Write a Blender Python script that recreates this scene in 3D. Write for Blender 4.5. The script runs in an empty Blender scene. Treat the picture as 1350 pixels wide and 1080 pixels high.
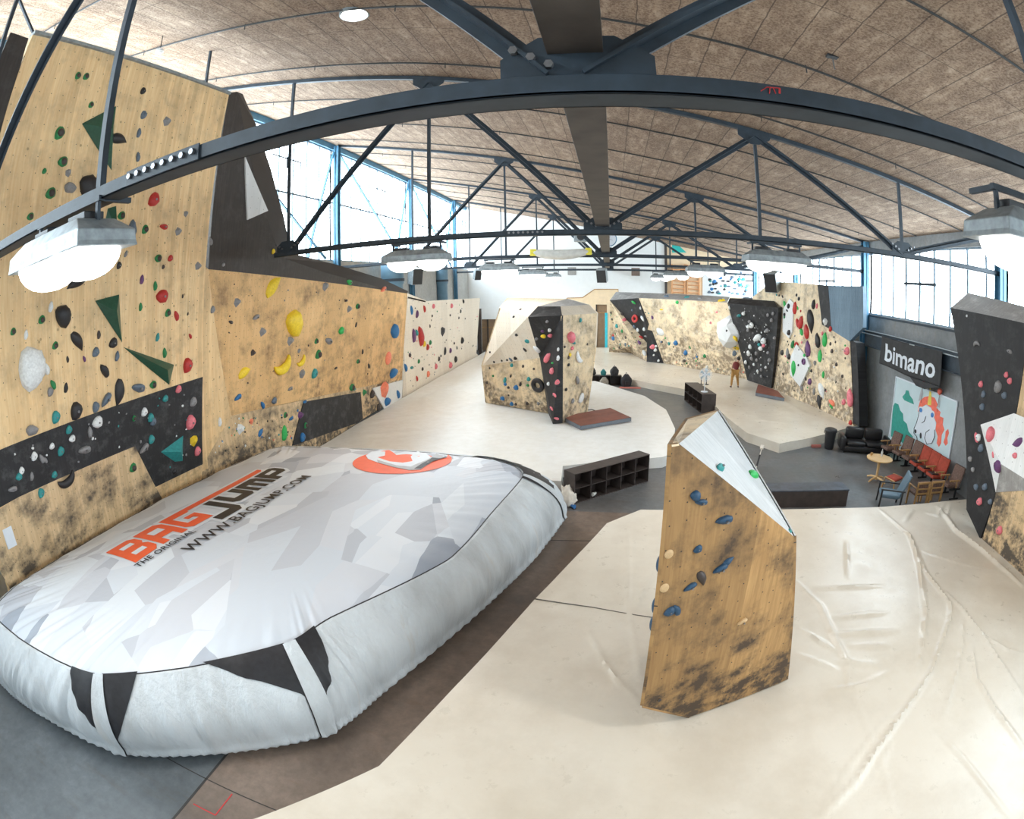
import bpy, bmesh, math, random
import numpy as np
from mathutils import Vector, Matrix
from mathutils.bvhtree import BVHTree
from mathutils.geometry import delaunay_2d_cdt, tessellate_polygon

random.seed(7)
S = bpy.context.scene
COL = S.collection
PI = math.pi

# ------------------------------------------------------------------ camera
H = 5.6
YAW, PITCH, ROLL, FPX, CX, CY = -.1852, -.2292, -.0208, 709.7, 675.0, 540.0
CAM = Vector((0, 0, H))

def cam2world(r, u, f):
    c, s = math.cos(ROLL), math.sin(ROLL)
    r, u = r * c - u * s, r * s + u * c
    c, s = math.cos(PITCH), math.sin(PITCH)
    z = u * c + f * s
    y = f * c - u * s
    c, s = math.cos(YAW), math.sin(YAW)
    return Vector((r * c + y * s, y * c - r * s, z))

def ray(x, y):
    dx, dy = x - CX, CY - y
    r = math.hypot(dx, dy) + 1e-9
    th = 2 * math.asin(min(1, r / (2 * FPX)))
    return cam2world(dx / r * math.sin(th), dy / r * math.sin(th), math.cos(th))

def atz(p, z):
    r = ray(*p); return CAM + r * ((z - H) / r.z)
def aty(p, y):
    r = ray(*p); return CAM + r * (y / r.y)
def atx(p, x):
    r = ray(*p); return CAM + r * (x / r.x)
def onpl(p, a, n):
    r = ray(*p); n = Vector(n); return CAM + r * ((Vector(a) - CAM).dot(n) / r.dot(n))
def pl3(a, b, c):
    a, b, c = Vector(a), Vector(b), Vector(c)
    return a, (b - a).cross(c - a).normalized()

cd = bpy.data.cameras.new('camera'); cam = bpy.data.objects.new('camera', cd); COL.objects.link(cam)
cd.type = 'PANO'
cd.sensor_width = 36.0
cd.sensor_fit = 'HORIZONTAL'
cd.clip_start = .02; cd.clip_end = 500
try:
    cy = cd.cycles
    cy.panorama_type = 'FISHEYE_EQUISOLID'; cy.fisheye_lens = FPX * 36 / 1350; cy.fisheye_fov = PI
except Exception:
    cd.panorama_type = 'FISHEYE_EQUISOLID'; cd.fisheye_lens = FPX * 36 / 1350; cd.fisheye_fov = PI
R_, U_, B_ = cam2world(1, 0, 0), cam2world(0, 1, 0), -cam2world(0, 0, 1)
m = Matrix((R_, U_, B_)).transposed().to_4x4(); m.translation = CAM
cam.matrix_world = m
S.camera = cam

# ------------------------------------------------------------------ materials
def nmat(name):
    m = bpy.data.materials.new(name); m.use_nodes = True
    nt = m.node_tree; nt.nodes.clear()
    out = nt.nodes.new('ShaderNodeOutputMaterial')
    b = nt.nodes.new('ShaderNodeBsdfPrincipled')
    nt.links.new(b.outputs[0], out.inputs[0])
    return m, nt, b

def N(nt, t, **kw):
    n = nt.nodes.new(t)
    for k, v in kw.items():
        if k.startswith('i_'):
            n.inputs[k[2:].replace('_', ' ')].default_value = v
        else:
            setattr(n, k, v)
    return n

def ramp(nt, fac, stops, interp='LINEAR'):
    n = nt.nodes.new('ShaderNodeValToRGB'); n.color_ramp.interpolation = interp
    el = n.color_ramp.elements
    while len(el) < len(stops): el.new(.5)
    for e, (p, c) in zip(el, stops):
        e.position = p; e.color = (*c, 1) if len(c) == 3 else c
    nt.links.new(fac, n.inputs[0]); return n.outputs[0]

def mix(nt, fac, a, b, mode='MIX'):
    n = nt.nodes.new('ShaderNodeMix'); n.data_type = 'RGBA'; n.blend_type = mode; n.clamp_factor = True
    for s, v in ((n.inputs[0], fac), (n.inputs[6], a), (n.inputs[7], b)):
        if isinstance(v, (int, float)): s.default_value = v
        elif isinstance(v, tuple): s.default_value = (*v, 1)
        else: nt.links.new(v, s)
    return n.outputs[2]

def math_(nt, op, a, b=0.0, c=0.0):
    n = nt.nodes.new('ShaderNodeMath'); n.operation = op
    for s, v in zip(n.inputs, (a, b, c)):
        if isinstance(v, (int, float)): s.default_value = v
        else: nt.links.new(v, s)
    return n.outputs[0]

def coord(nt, kind='Object', scale=(1, 1, 1), rot=(0, 0, 0)):
    t = nt.nodes.new('ShaderNodeTexCoord'); mp = nt.nodes.new('ShaderNodeMapping')
    mp.inputs['Scale'].default_value = scale; mp.inputs['Rotation'].default_value = rot
    nt.links.new(t.outputs[kind], mp.inputs[0]); return mp.outputs[0]

def noise(nt, vec, scale, detail=4, rough=.55, out='Fac'):
    n = N(nt, 'ShaderNodeTexNoise'); n.inputs['Scale'].default_value = scale
    n.inputs['Detail'].default_value = detail; n.inputs['Roughness'].default_value = rough
    nt.links.new(vec, n.inputs['Vector']); return n.outputs[out]

def bump(nt, b, h, strength=.2, dist=.02):
    n = nt.nodes.new('ShaderNodeBump'); n.inputs['Strength'].default_value = strength; n.inputs['Distance'].default_value = dist
    nt.links.new(h, n.inputs['Height']); nt.links.new(n.outputs[0], b.inputs['Normal'])

def plain(name, col, rough=.5, metal=0.0, var=.12, scale=8, emit=None, estr=0, bmp=0.0, spec=.5):
    m, nt, b = nmat(name)
    v = coord(nt)
    f = noise(nt, v, scale)
    lo = tuple(max(0, c * (1 - var)) for c in col); hi = tuple(min(1, c * (1 + var)) for c in col)
    nt.links.new(ramp(nt, f, [(.3, lo), (.7, hi)]), b.inputs['Base Color'])
    b.inputs['Roughness'].default_value = rough; b.inputs['Metallic'].default_value = metal
    b.inputs['Specular IOR Level'].default_value = spec
    if bmp: bump(nt, b, f, bmp, .01)
    if emit:
        b.inputs['Emission Color'].default_value = (*emit, 1); b.inputs['Emission Strength'].default_value = estr
    return m

def board(name, lo, hi, dirt=.5, dirtcol=(.10, .075, .05), plank=.12, tnut=.2, rough=.55, low=1.2, knots=True, chalk=.0, tnr=.009, jit=0.0):
    """climbing-wall plywood / pine board; UV in metres (u along, v up the board)"""
    m, nt, b = nmat(name)
    t = nt.nodes.new('ShaderNodeTexCoord'); uv = t.outputs['UV']
    sp = nt.nodes.new('ShaderNodeSeparateXYZ'); nt.links.new(uv, sp.inputs[0])
    u, v = sp.outputs[0], sp.outputs[1]
    # planks
    pid = math_(nt, 'FLOOR', math_(nt, 'DIVIDE', u, plank))
    wn = nt.nodes.new('ShaderNodeTexWhiteNoise'); wn.noise_dimensions = '1D'; nt.links.new(pid, wn.inputs['W'])
    mp = nt.nodes.new('ShaderNodeMapping'); mp.inputs['Scale'].default_value = (14, .9, 1); nt.links.new(uv, mp.inputs[0])
    ad = nt.nodes.new('ShaderNodeVectorMath'); ad.operation = 'ADD'; nt.links.new(mp.outputs[0], ad.inputs[0]); nt.links.new(wn.outputs['Color'], ad.inputs[1])
    g = noise(nt, ad.outputs[0], 1.6, 6, .6)
    base = ramp(nt, g, [(.25, lo), (.7, hi)])
    base = mix(nt, math_(nt, 'MULTIPLY', wn.outputs['Value'], .5), base, tuple(c * .72 for c in lo))
    if knots:
        vo = nt.nodes.new('ShaderNodeTexVoronoi'); vo.inputs['Scale'].default_value = 3.3
        nt.links.new(uv, vo.inputs['Vector'])
        base = mix(nt, ramp(nt, vo.outputs['Distance'], [(.07, (.85, .85, .85)), (.11, (0, 0, 0))]), base, tuple(c * .5 for c in lo))
    if tnut:
        ju, jv = .5, .5
        if jit:
            cb = nt.nodes.new('ShaderNodeCombineXYZ'); nt.links.new(math_(nt, 'FLOOR', math_(nt, 'DIVIDE', u, tnut)), cb.inputs[0]); nt.links.new(math_(nt, 'FLOOR', math_(nt, 'DIVIDE', v, tnut)), cb.inputs[1])
            w2 = nt.nodes.new('ShaderNodeTexWhiteNoise'); w2.noise_dimensions = '2D'; nt.links.new(cb.outputs[0], w2.inputs['Vector'])
            s2 = nt.nodes.new('ShaderNodeSeparateColor'); nt.links.new(w2.outputs['Color'], s2.inputs[0])
            ju = math_(nt, 'ADD', math_(nt, 'MULTIPLY', s2.outputs[0], jit * 2), .5 - jit); jv = math_(nt, 'ADD', math_(nt, 'MULTIPLY', s2.outputs[1], jit * 2), .5 - jit)
        fu = math_(nt, 'SUBTRACT', math_(nt, 'FRACT', math_(nt, 'DIVIDE', u, tnut)), ju)
        fv = math_(nt, 'SUBTRACT', math_(nt, 'FRACT', math_(nt, 'DIVIDE', v, tnut)), jv)
        dd = math_(nt, 'ADD', math_(nt, 'MULTIPLY', fu, fu), math_(nt, 'MULTIPLY', fv, fv))
        r0 = (tnr / tnut) ** 2
        base = mix(nt, math_(nt, 'LESS_THAN', dd, r0), base, (.05, .035, .025))
    # rubber scuffs and chalk
    n1 = noise(nt, uv, 1.1, 6, .68); n2 = noise(nt, uv, 5.5, 4, .6)
    k = math_(nt, 'MULTIPLY', math_(nt, 'SUBTRACT', n1, .47), 3.2)
    k = math_(nt, 'MULTIPLY', k, math_(nt, 'ADD', n2, .35))
    lowf = math_(nt, 'DIVIDE', math_(nt, 'SUBTRACT', low, v), max(.2, low)); lowf = math_(nt, 'MAXIMUM', lowf, 0.0)
    n4 = noise(nt, uv, 4.5, 5, .66)
    fine = math_(nt, 'MAXIMUM', math_(nt, 'MULTIPLY', math_(nt, 'SUBTRACT', n4, .40), 4.5), 0.0)
    k = math_(nt, 'ADD', k, math_(nt, 'MULTIPLY', lowf, math_(nt, 'MULTIPLY', math_(nt, 'MULTIPLY', n1, 2.2), fine)))
    k = math_(nt, 'ADD', k, math_(nt, 'MULTIPLY', math_(nt, 'MAXIMUM', math_(nt, 'SUBTRACT', n1, .42), 0.0), math_(nt, 'MULTIPLY', fine, 1.6)))
    kk = nt.nodes.new('ShaderNodeClamp'); nt.links.new(math_(nt, 'MULTIPLY', k, dirt), kk.inputs[0])
    base = mix(nt, kk.outputs[0], base, dirtcol)
    if chalk:
        n3 = noise(nt, uv, 2.3, 8, .75)
        base = mix(nt, ramp(nt, n3, [(.5, (0, 0, 0)), (.75, (chalk,) * 3)]), base, (.85, .85, .84))
    nt.links.new(base, b.inputs['Base Color']); b.inputs['Roughness'].default_value = rough
    bump(nt, b, g, .06, .01)
    return m

M = {}
M['pine'] = board('pine_board', (.80, .51, .235), (.97, .735, .42), dirt=.45, dirtcol=(.22, .15, .09), low=3.0, tnut=.3, tnr=.010, plank=.14)
M['pine_low'] = board('pine_low_board', (.62, .42, .22), (.82, .62, .38), dirt=1.3, dirtcol=(.10, .08, .06), low=2.0)
M['ply'] = board('ochre_plywood', (.74, .43, .17), (.90, .60, .29), dirt=.8, dirtcol=(.20, .11, .05), plank=1.25, low=3.2, knots=False)
M['ply_pale'] = board('pale_plywood', (.82, .66, .46), (.95, .80, .60), dirt=.42, dirtcol=(.25, .18, .12), plank=1.25, low=2.2, knots=False, chalk=.3)
M['ply_boulder'] = board('boulder_plywood', (.78, .60, .37), (.92, .76, .52), dirt=1.1, dirtcol=(.20, .15, .10), plank=1.25, low=2.0, knots=False, chalk=.25)
M['ply_white'] = board('chalky_plywood', (.80, .70, .56), (.92, .84, .72), dirt=.07, dirtcol=(.3, .26, .2), plank=1.25, low=.5, knots=False, chalk=.25)
M['ply_far'] = board('beige_plywood', (.82, .64, .42), (.94, .79, .55), dirt=1.25, dirtcol=(.27, .20, .13), plank=1.25, low=3.2, knots=False, chalk=.35)
M['ply_tower'] = board('tower_plywood', (.32, .175, .065), (.58, .345, .14), dirt=1.2, dirtcol=(.07, .045, .028), plank=.9, low=1.7, knots=False, tnut=.23, tnr=.009, jit=.35)
M['black_ply'] = board('black_board', (.011, .0105, .012), (.024, .023, .025), dirt=.1, dirtcol=(.01, .01, .01), plank=1.25, low=.3, knots=False, tnut=0, chalk=.05, rough=.6)
M['black_chalk'] = board('black_chalky_board', (.012, .012, .0135), (.026, .026, .029), dirt=.1, dirtcol=(.01, .01, .01), plank=1.25, low=.3, knots=False, tnut=0, chalk=.10, rough=.6)
M['brown_black'] = board('dark_stained_board', (.026, .019, .016), (.058, .045, .037), dirt=.1, dirtcol=(.02, .015, .012), plank=.5, low=.3, knots=False, tnut=0, chalk=.04)
M['cap_grey'] = board('grey_cap_board', (.30, .29, .28), (.42, .41, .40), dirt=.3, dirtcol=(.12, .12, .12), plank=2, low=.1, knots=False, tnut=0, chalk=.5)
M['blue_ply'] = board('blue_grey_board', (.10, .17, .24), (.20, .29, .37), dirt=.3, dirtcol=(.05, .08, .11), plank=.6, low=.1, knots=False, tnut=.2)
M['white_board'] = board('white_textured_board', (.78, .80, .80), (.92, .93, .93), dirt=.12, dirtcol=(.4, .4, .4), plank=3, low=.1, knots=False, tnut=.3)
M['tower_top'] = board('tower_white_top', (.44, .465, .48), (.62, .64, .645), dirt=.45, dirtcol=(.42, .42, .40), plank=3, low=.1, knots=False, tnut=0, chalk=.3)
M['steel'] = plain('blue_grey_painted_steel', (.026, .040, .056), .55, .0, .25, 5, bmp=.05)
M['steel_blue'] = plain('blue_painted_steel', (.07, .20, .32), .45, .0, .15, 4)
M['beam'] = plain('grey_brown_steel', (.062, .052, .046), .5, 0, .35, 3)
M['black'] = plain('black_plastic', (.02, .02, .022), .45)
M['dark_wood'] = plain('dark_brown_board', (.055, .042, .038), .5, 0, .3, 4)
M['bench_top'] = plain('bench_top_painted_reflection', (.06, .075, .10), .28, 0, .35, 5)  # dark wood with a bluish reflection painted into its base colour
M['galv'] = plain('galvanised_lamp_housing', (.30, .34, .36), .45, .35, .25, 9)
M['white_paint'] = plain('white_painted_wall', (.86, .88, .88), .8, 0, .02, 3)
M['glow'] = plain('lit_lamp_bowl', (.9, .9, .9), .3, 0, 0, 1, emit=(1, .97, .92), estr=4.5)
M['bolt'] = plain('steel_bolt', (.25, .25, .26), .35, .8, .1, 20)
M['vinyl_black'] = plain('black_vinyl', (.018, .018, .022), .5, 0, .3, 12)
M['orange_print'] = plain('orange_print', (.85, .13, .045), .5, 0, .05, 6)
M['black_print'] = plain('black_print', (.02, .018, .02), .5, 0, .1, 6)
M['white_print'] = plain('white_print', (.70, .75, .81), .5, 0, .02, 6)
M['grey_print'] = plain('grey_print', (.42, .43, .45), .5, 0, .1, 6)
M['pad_red'] = plain('reddish_brown_pad', (.24, .085, .06), .55, 0, .2, 3)
M['pad_side'] = plain('grey_pad_side', (.16, .18, .21), .6, 0, .1, 3)
M['leather'] = plain('black_leather', (.016, .015, .016), .35, 0, .2, 10)
M['table_wood'] = plain('light_table_wood', (.62, .40, .18), .4, 0, .1, 6)
M['seat_brown'] = plain('brown_patterned_velvet', (.15, .09, .07), .85, 0, .45, 22)
M['seat_red'] = plain('rust_red_velvet', (.36, .055, .03), .85, 0, .2, 8)
M['seat_blue'] = plain('blue_grey_vinyl', (.10, .17, .23), .4, 0, .12, 4)
M['wood_frame'] = plain('honey_wood_frame', (.42, .24, .09), .4, 0, .2, 7)
M['banner'] = plain('black_banner_fabric', (.035, .035, .037), .75, 0, .2, 5)
M['teal'] = plain('teal_paint', (.03, .30, .24), .6)
M['cyan'] = plain('bright_cyan_paint', (.04, .55, .68), .5)
M['mural_bg'] = plain('pale_blue_mural_ground', (.56, .68, .71), .7, 0, .04, 2)
M['coral'] = plain('coral_paint', (.86, .17, .11), .6)
M['yellow_paint'] = plain('yellow_paint', (.8, .62, .1), .6)
M['blue_paint'] = plain('blue_paint', (.05, .2, .5), .6)
M['skin'] = plain('skin', (.50, .30, .21), .5)
M['hair'] = plain('dark_hair', (.02, .015, .012), .5)
M['shirt'] = plain('dark_red_shirt', (.16, .025, .025), .8)
M['trousers'] = plain('ochre_trousers', (.42, .23, .07), .8)
M['shoe'] = plain('dark_shoe', (.03, .025, .025), .6)
M['cloth'] = plain('off_white_cloth', (.72, .66, .58), .85)
M['vent'] = plain('grey_vent', (.38, .37, .35), .6)
M['vent_brown'] = plain('brown_vent', (.24, .18, .15), .6)
M['yellow_cap'] = plain('yellow_cap', (.85, .75, .08), .5)
M['pale_tube'] = plain('pale_grey_tube', (.66, .66, .62), .6, 0, .1, 6)
M['light_ply'] = plain('plain_light_plywood', (.86, .68, .46), .6, 0, .06, 3)
M['door_brown'] = plain('brown_door_recess', (.30, .20, .12), .6, 0, .12, 3)
M['red_tape'] = plain('red_tape', (.55, .04, .04), .6)
M['joint'] = plain('dark_floor_joint', (.05, .047, .045), .9)
M['sky_white'] = plain('grey_blue_window_frame', (.16, .22, .27), .5)
M['duct'] = plain('blue_duct', (.12, .22, .30), .4, .1, .1, 3)
M['cord'] = plain('dark_cord', (.03, .03, .03), .6)
M['seam'] = plain('dark_mat_seam', (.16, .14, .12), .8)
M['pinkpad'] = plain('pink_red_mat_scrap', (.45, .14, .11), .7)
M['rung'] = plain('orange_wood_rung', (.80, .42, .20), .5)

def glassm():
    m = bpy.data.materials.new('window_glass'); m.use_nodes = True; nt = m.node_tree; nt.nodes.clear()
    out = nt.nodes.new('ShaderNodeOutputMaterial'); mx = nt.nodes.new('ShaderNodeMixShader')
    tr = nt.nodes.new('ShaderNodeBsdfTransparent'); tr.inputs[0].default_value = (.95, .98, 1, 1)
    gl = nt.nodes.new('ShaderNodeBsdfGlossy'); gl.inputs['Roughness'].default_value = .05
    mx.inputs[0].default_value = .05; nt.links.new(tr.outputs[0], mx.inputs[1]); nt.links.new(gl.outputs[0], mx.inputs[2])
    nt.links.new(mx.outputs[0], out.inputs[0]); return m
M['glass'] = glassm()

def concrete(name, lo, hi, tint=False, rough=.55):
    m, nt, b = nmat(name); v = coord(nt)
    a = noise(nt, v, .55, 8, .65); c = noise(nt, v, 6, 6, .7)
    base = ramp(nt, a, [(.3, lo), (.68, hi)])
    base = mix(nt, ramp(nt, c, [(.35, (.45,) * 3), (.7, (0, 0, 0))]), base, tuple(x * .62 for x in lo))
    st = noise(nt, coord(nt, scale=(1, 5, 1), rot=(0, 0, .5)), .9, 5, .7)
    base = mix(nt, ramp(nt, st, [(.56, (0, 0, 0)), (.72, (.5,) * 3)]), base, (lo[0] * 1.25, lo[1] * 1.0, lo[2] * .78))
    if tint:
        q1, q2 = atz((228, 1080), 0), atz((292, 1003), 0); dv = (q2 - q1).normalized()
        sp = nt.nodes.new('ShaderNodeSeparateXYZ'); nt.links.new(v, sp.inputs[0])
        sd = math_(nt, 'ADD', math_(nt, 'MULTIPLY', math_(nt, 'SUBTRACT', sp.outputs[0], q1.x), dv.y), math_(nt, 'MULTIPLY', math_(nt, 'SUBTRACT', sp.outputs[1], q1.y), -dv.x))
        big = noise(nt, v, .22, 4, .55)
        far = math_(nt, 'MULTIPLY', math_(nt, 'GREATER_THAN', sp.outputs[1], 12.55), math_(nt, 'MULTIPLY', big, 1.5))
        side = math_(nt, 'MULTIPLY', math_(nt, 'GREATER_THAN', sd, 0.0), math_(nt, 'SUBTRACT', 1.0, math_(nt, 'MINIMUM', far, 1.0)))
        base = mix(nt, side, mix(nt, 1.0, base, (.56, .67, .77), 'MULTIPLY'), mix(nt, 1.0, base, (.98, .79, .67), 'MULTIPLY'))  # window-light blue painted into the slab colour; past the joint the slab is brown
    nt.links.new(base, b.inputs['Base Color'])
    nt.links.new(ramp(nt, a, [(.3, (rough - .15,) * 3), (.7, (rough + .15,) * 3)]), b.inputs['Roughness'])
    bump(nt, b, c, .08, .01); return m
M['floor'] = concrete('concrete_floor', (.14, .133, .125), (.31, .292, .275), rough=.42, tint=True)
M['conc_wall'] = concrete('grey_concrete_wall', (.20, .21, .215), (.34, .35, .355), rough=.8)
M['conc_pale'] = concrete('pale_concrete_wall', (.42, .42, .40), (.58, .58, .55), rough=.8)

def vinyl():
    m, nt, b = nmat('cream_mat_vinyl'); v = coord(nt)
    a = noise(nt, v, .35, 6, .6); c = noise(nt, v, 3.5, 8, .72)
    base = ramp(nt, a, [(.3, (.68, .605, .50)), (.65, (.775, .715, .62))])
    base = mix(nt, ramp(nt, noise(nt, v, .9, 6, .66), [(.36, (.34,) * 3), (.58, (0, 0, 0))]), base, (.52, .44, .34))
    nt.links.new(base, b.inputs['Base Color'])
    nt.links.new(ramp(nt, c, [(.3, (.38,) * 3), (.7, (.25,) * 3)]), b.inputs['Roughness'])
    w = noise(nt, v, 1.8, 5, .55); bump(nt, b, w, .3, .03); return m
M['vinyl'] = vinyl()
def vinyl2():
    m, nt, b = nmat('white_mat_vinyl'); v = coord(nt)
    a = noise(nt, v, .3, 6, .6); c = noise(nt, v, 3.5, 8, .7)
    base = ramp(nt, a, [(.3, (.80, .79, .75)), (.65, (.88, .88, .86))])
    base = mix(nt, ramp(nt, c, [(.36, (.25,) * 3), (.6, (0, 0, 0))]), base, (.62, .58, .5))
    nt.links.new(base, b.inputs['Base Color']); b.inputs['Roughness'].default_value = .38
    w = noise(nt, v, 1.4, 4, .5); bump(nt, b, w, .25, .03); return m
M['vinyl_white'] = vinyl2()

def ceiling_mat():
    m, nt, b = nmat('brown_wood_wool_ceiling'); v = coord(nt)
    sp = nt.nodes.new('ShaderNodeSeparateXYZ'); nt.links.new(v, sp.inputs[0])
    x, y = sp.outputs[0], sp.outputs[1]
    a = noise(nt, v, .5, 8, .7); c = noise(nt, v, 22, 5, .75); st = noise(nt, coord(nt, scale=(3.5, .35, 1)), .8, 6, .65)
    base = ramp(nt, a, [(.3, (.20, .125, .083)), (.7, (.43, .305, .21))])
    mo = noise(nt, coord(nt, scale=(2.2, .9, 1)), 2.2, 6, .7)
    base = mix(nt, ramp(nt, mo, [(.36, (.75,) * 3), (.56, (0, 0, 0))]), base, (.15, .09, .06))
    base = mix(nt, ramp(nt, mo, [(.52, (0, 0, 0)), (.72, (.7,) * 3)]), base, (.66, .52, .39))
    base = mix(nt, ramp(nt, st, [(.35, (.6,) * 3), (.62, (0, 0, 0))]), base, (.14, .085, .055))
    base = mix(nt, ramp(nt, c, [(.4, (0, 0, 0)), (.68, (.45,) * 3)]), base, (.60, .47, .35))
    base = mix(nt, ramp(nt, c, [(.3, (.6,) * 3), (.5, (0, 0, 0))]), base, (.09, .055, .035))
    wob = math_(nt, 'MULTIPLY', math_(nt, 'SUBTRACT', noise(nt, v, 3, 3), .5), .05)
    fx = math_(nt, 'FRACT', math_(nt, 'DIVIDE', math_(nt, 'ADD', x, wob), .62))
    fy = math_(nt, 'FRACT', math_(nt, 'DIVIDE', y, 3.1))
    sx = math_(nt, 'LESS_THAN', fx, .035); sy = math_(nt, 'LESS_THAN', fy, .006)
    base = mix(nt, math_(nt, 'MULTIPLY', math_(nt, 'MAXIMUM', sx, sy), .7), base, (.06, .04, .03))
    nt.links.new(base, b.inputs['Base Color']); b.inputs['Roughness'].default_value = .95
    bump(nt, b, c, .35, .02); return m
M['ceiling'] = ceiling_mat()

def camo():
    m, nt, b = nmat('camo_printed_cover'); v = coord(nt)
    d = nt.nodes.new('ShaderNodeMapping'); d.inputs['Rotation'].default_value = (0, 0, .5); d.inputs['Scale'].default_value = (1.25, .62, 0); nt.links.new(v, d.inputs[0])
    def cell(scale, stops, met='EUCLIDEAN'):
        vo = nt.nodes.new('ShaderNodeTexVoronoi'); vo.distance = met; vo.inputs['Scale'].default_value = scale
        nt.links.new(d.outputs[0], vo.inputs['Vector'])
        s = nt.nodes.new('ShaderNodeSeparateColor'); nt.links.new(vo.outputs['Color'], s.inputs[0])
        return ramp(nt, s.outputs[0], stops, 'CONSTANT')
    A = cell(.95, [(0, (.62, .67, .74)), (.35, (.55, .58, .64)), (.55, (.70, .75, .81)), (.72, (.42, .46, .53)), (.85, (.64, .67, .73))])
    B = cell(1.55, [(0, (.66, .71, .78)), (.3, (.50, .53, .59)), (.5, (.72, .76, .82)), (.75, (.60, .63, .69)), (.9, (.34, .38, .45))], 'EUCLIDEAN')
    C2 = cell(.7, [(0, (0, 0, 0)), (.55, (1, 1, 1))], 'EUCLIDEAN')
    base = mix(nt, C2, A, B)
    nt.links.new(base, b.inputs['Base Color']); b.inputs['Roughness'].default_value = .5
    w = noise(nt, v, 2.2, 4, .55); bump(nt, b, w, .3, .05); return m
M['camo'] = camo()
def bagside():
    m, nt, b = nmat('white_airbag_tarpaulin'); v = coord(nt)
    a = noise(nt, coord(nt, scale=(1, 1, .25)), 1.1, 6, .6)
    base = ramp(nt, a, [(.32, (.50, .53, .55)), (.55, (.66, .71, .75))])
    st = noise(nt, coord(nt, scale=(2, 2, .2)), 1.3, 5, .7)
    base = mix(nt, ramp(nt, st, [(.6, (0, 0, 0)), (.8, (.5,) * 3)]), base, (.58, .50, .40))
    nt.links.new(base, b.inputs['Base Color']); b.inputs['Roughness'].default_value = .36
    w = noise(nt, coord(nt, scale=(2.6, 2.6, .55)), 2.2, 6, .6); bump(nt, b, w, .9, .07); return m
M['bagside'] = bagside()

HC = dict(g=(.02, .22, .07), k=(.022, .02, .022), y=(.25, .245, .25), s=(.12, .16, .21), r=(.50, .03, .025), w=(.78, .80, .80), Y=(.90, .62, .03), B=(.02, .16, .40), N=(.018, .065, .13), W=(.62, .42, .22), T=(.03, .28, .28), P=(.80, .20, .24), O=(.88, .24, .14), U=(.14, .05, .16), D=(.055, .04, .035), G=(.03, .45, .10), V=(.02, .085, .05))
CN = dict(N='dark blue', W='wooden', g='green', k='black', y='grey', s='slate blue', r='red', w='white', Y='yellow', B='blue', T='teal', P='pink', O='orange', U='purple', D='dark brown', G='bright green', V='dark green')
HM = {k: plain('hold_' + CN[k].replace(' ', '_'), v, .5 if k != 'V' else .3, 0, .15, 14, bmp=.15) for k, v in HC.items()}

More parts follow.
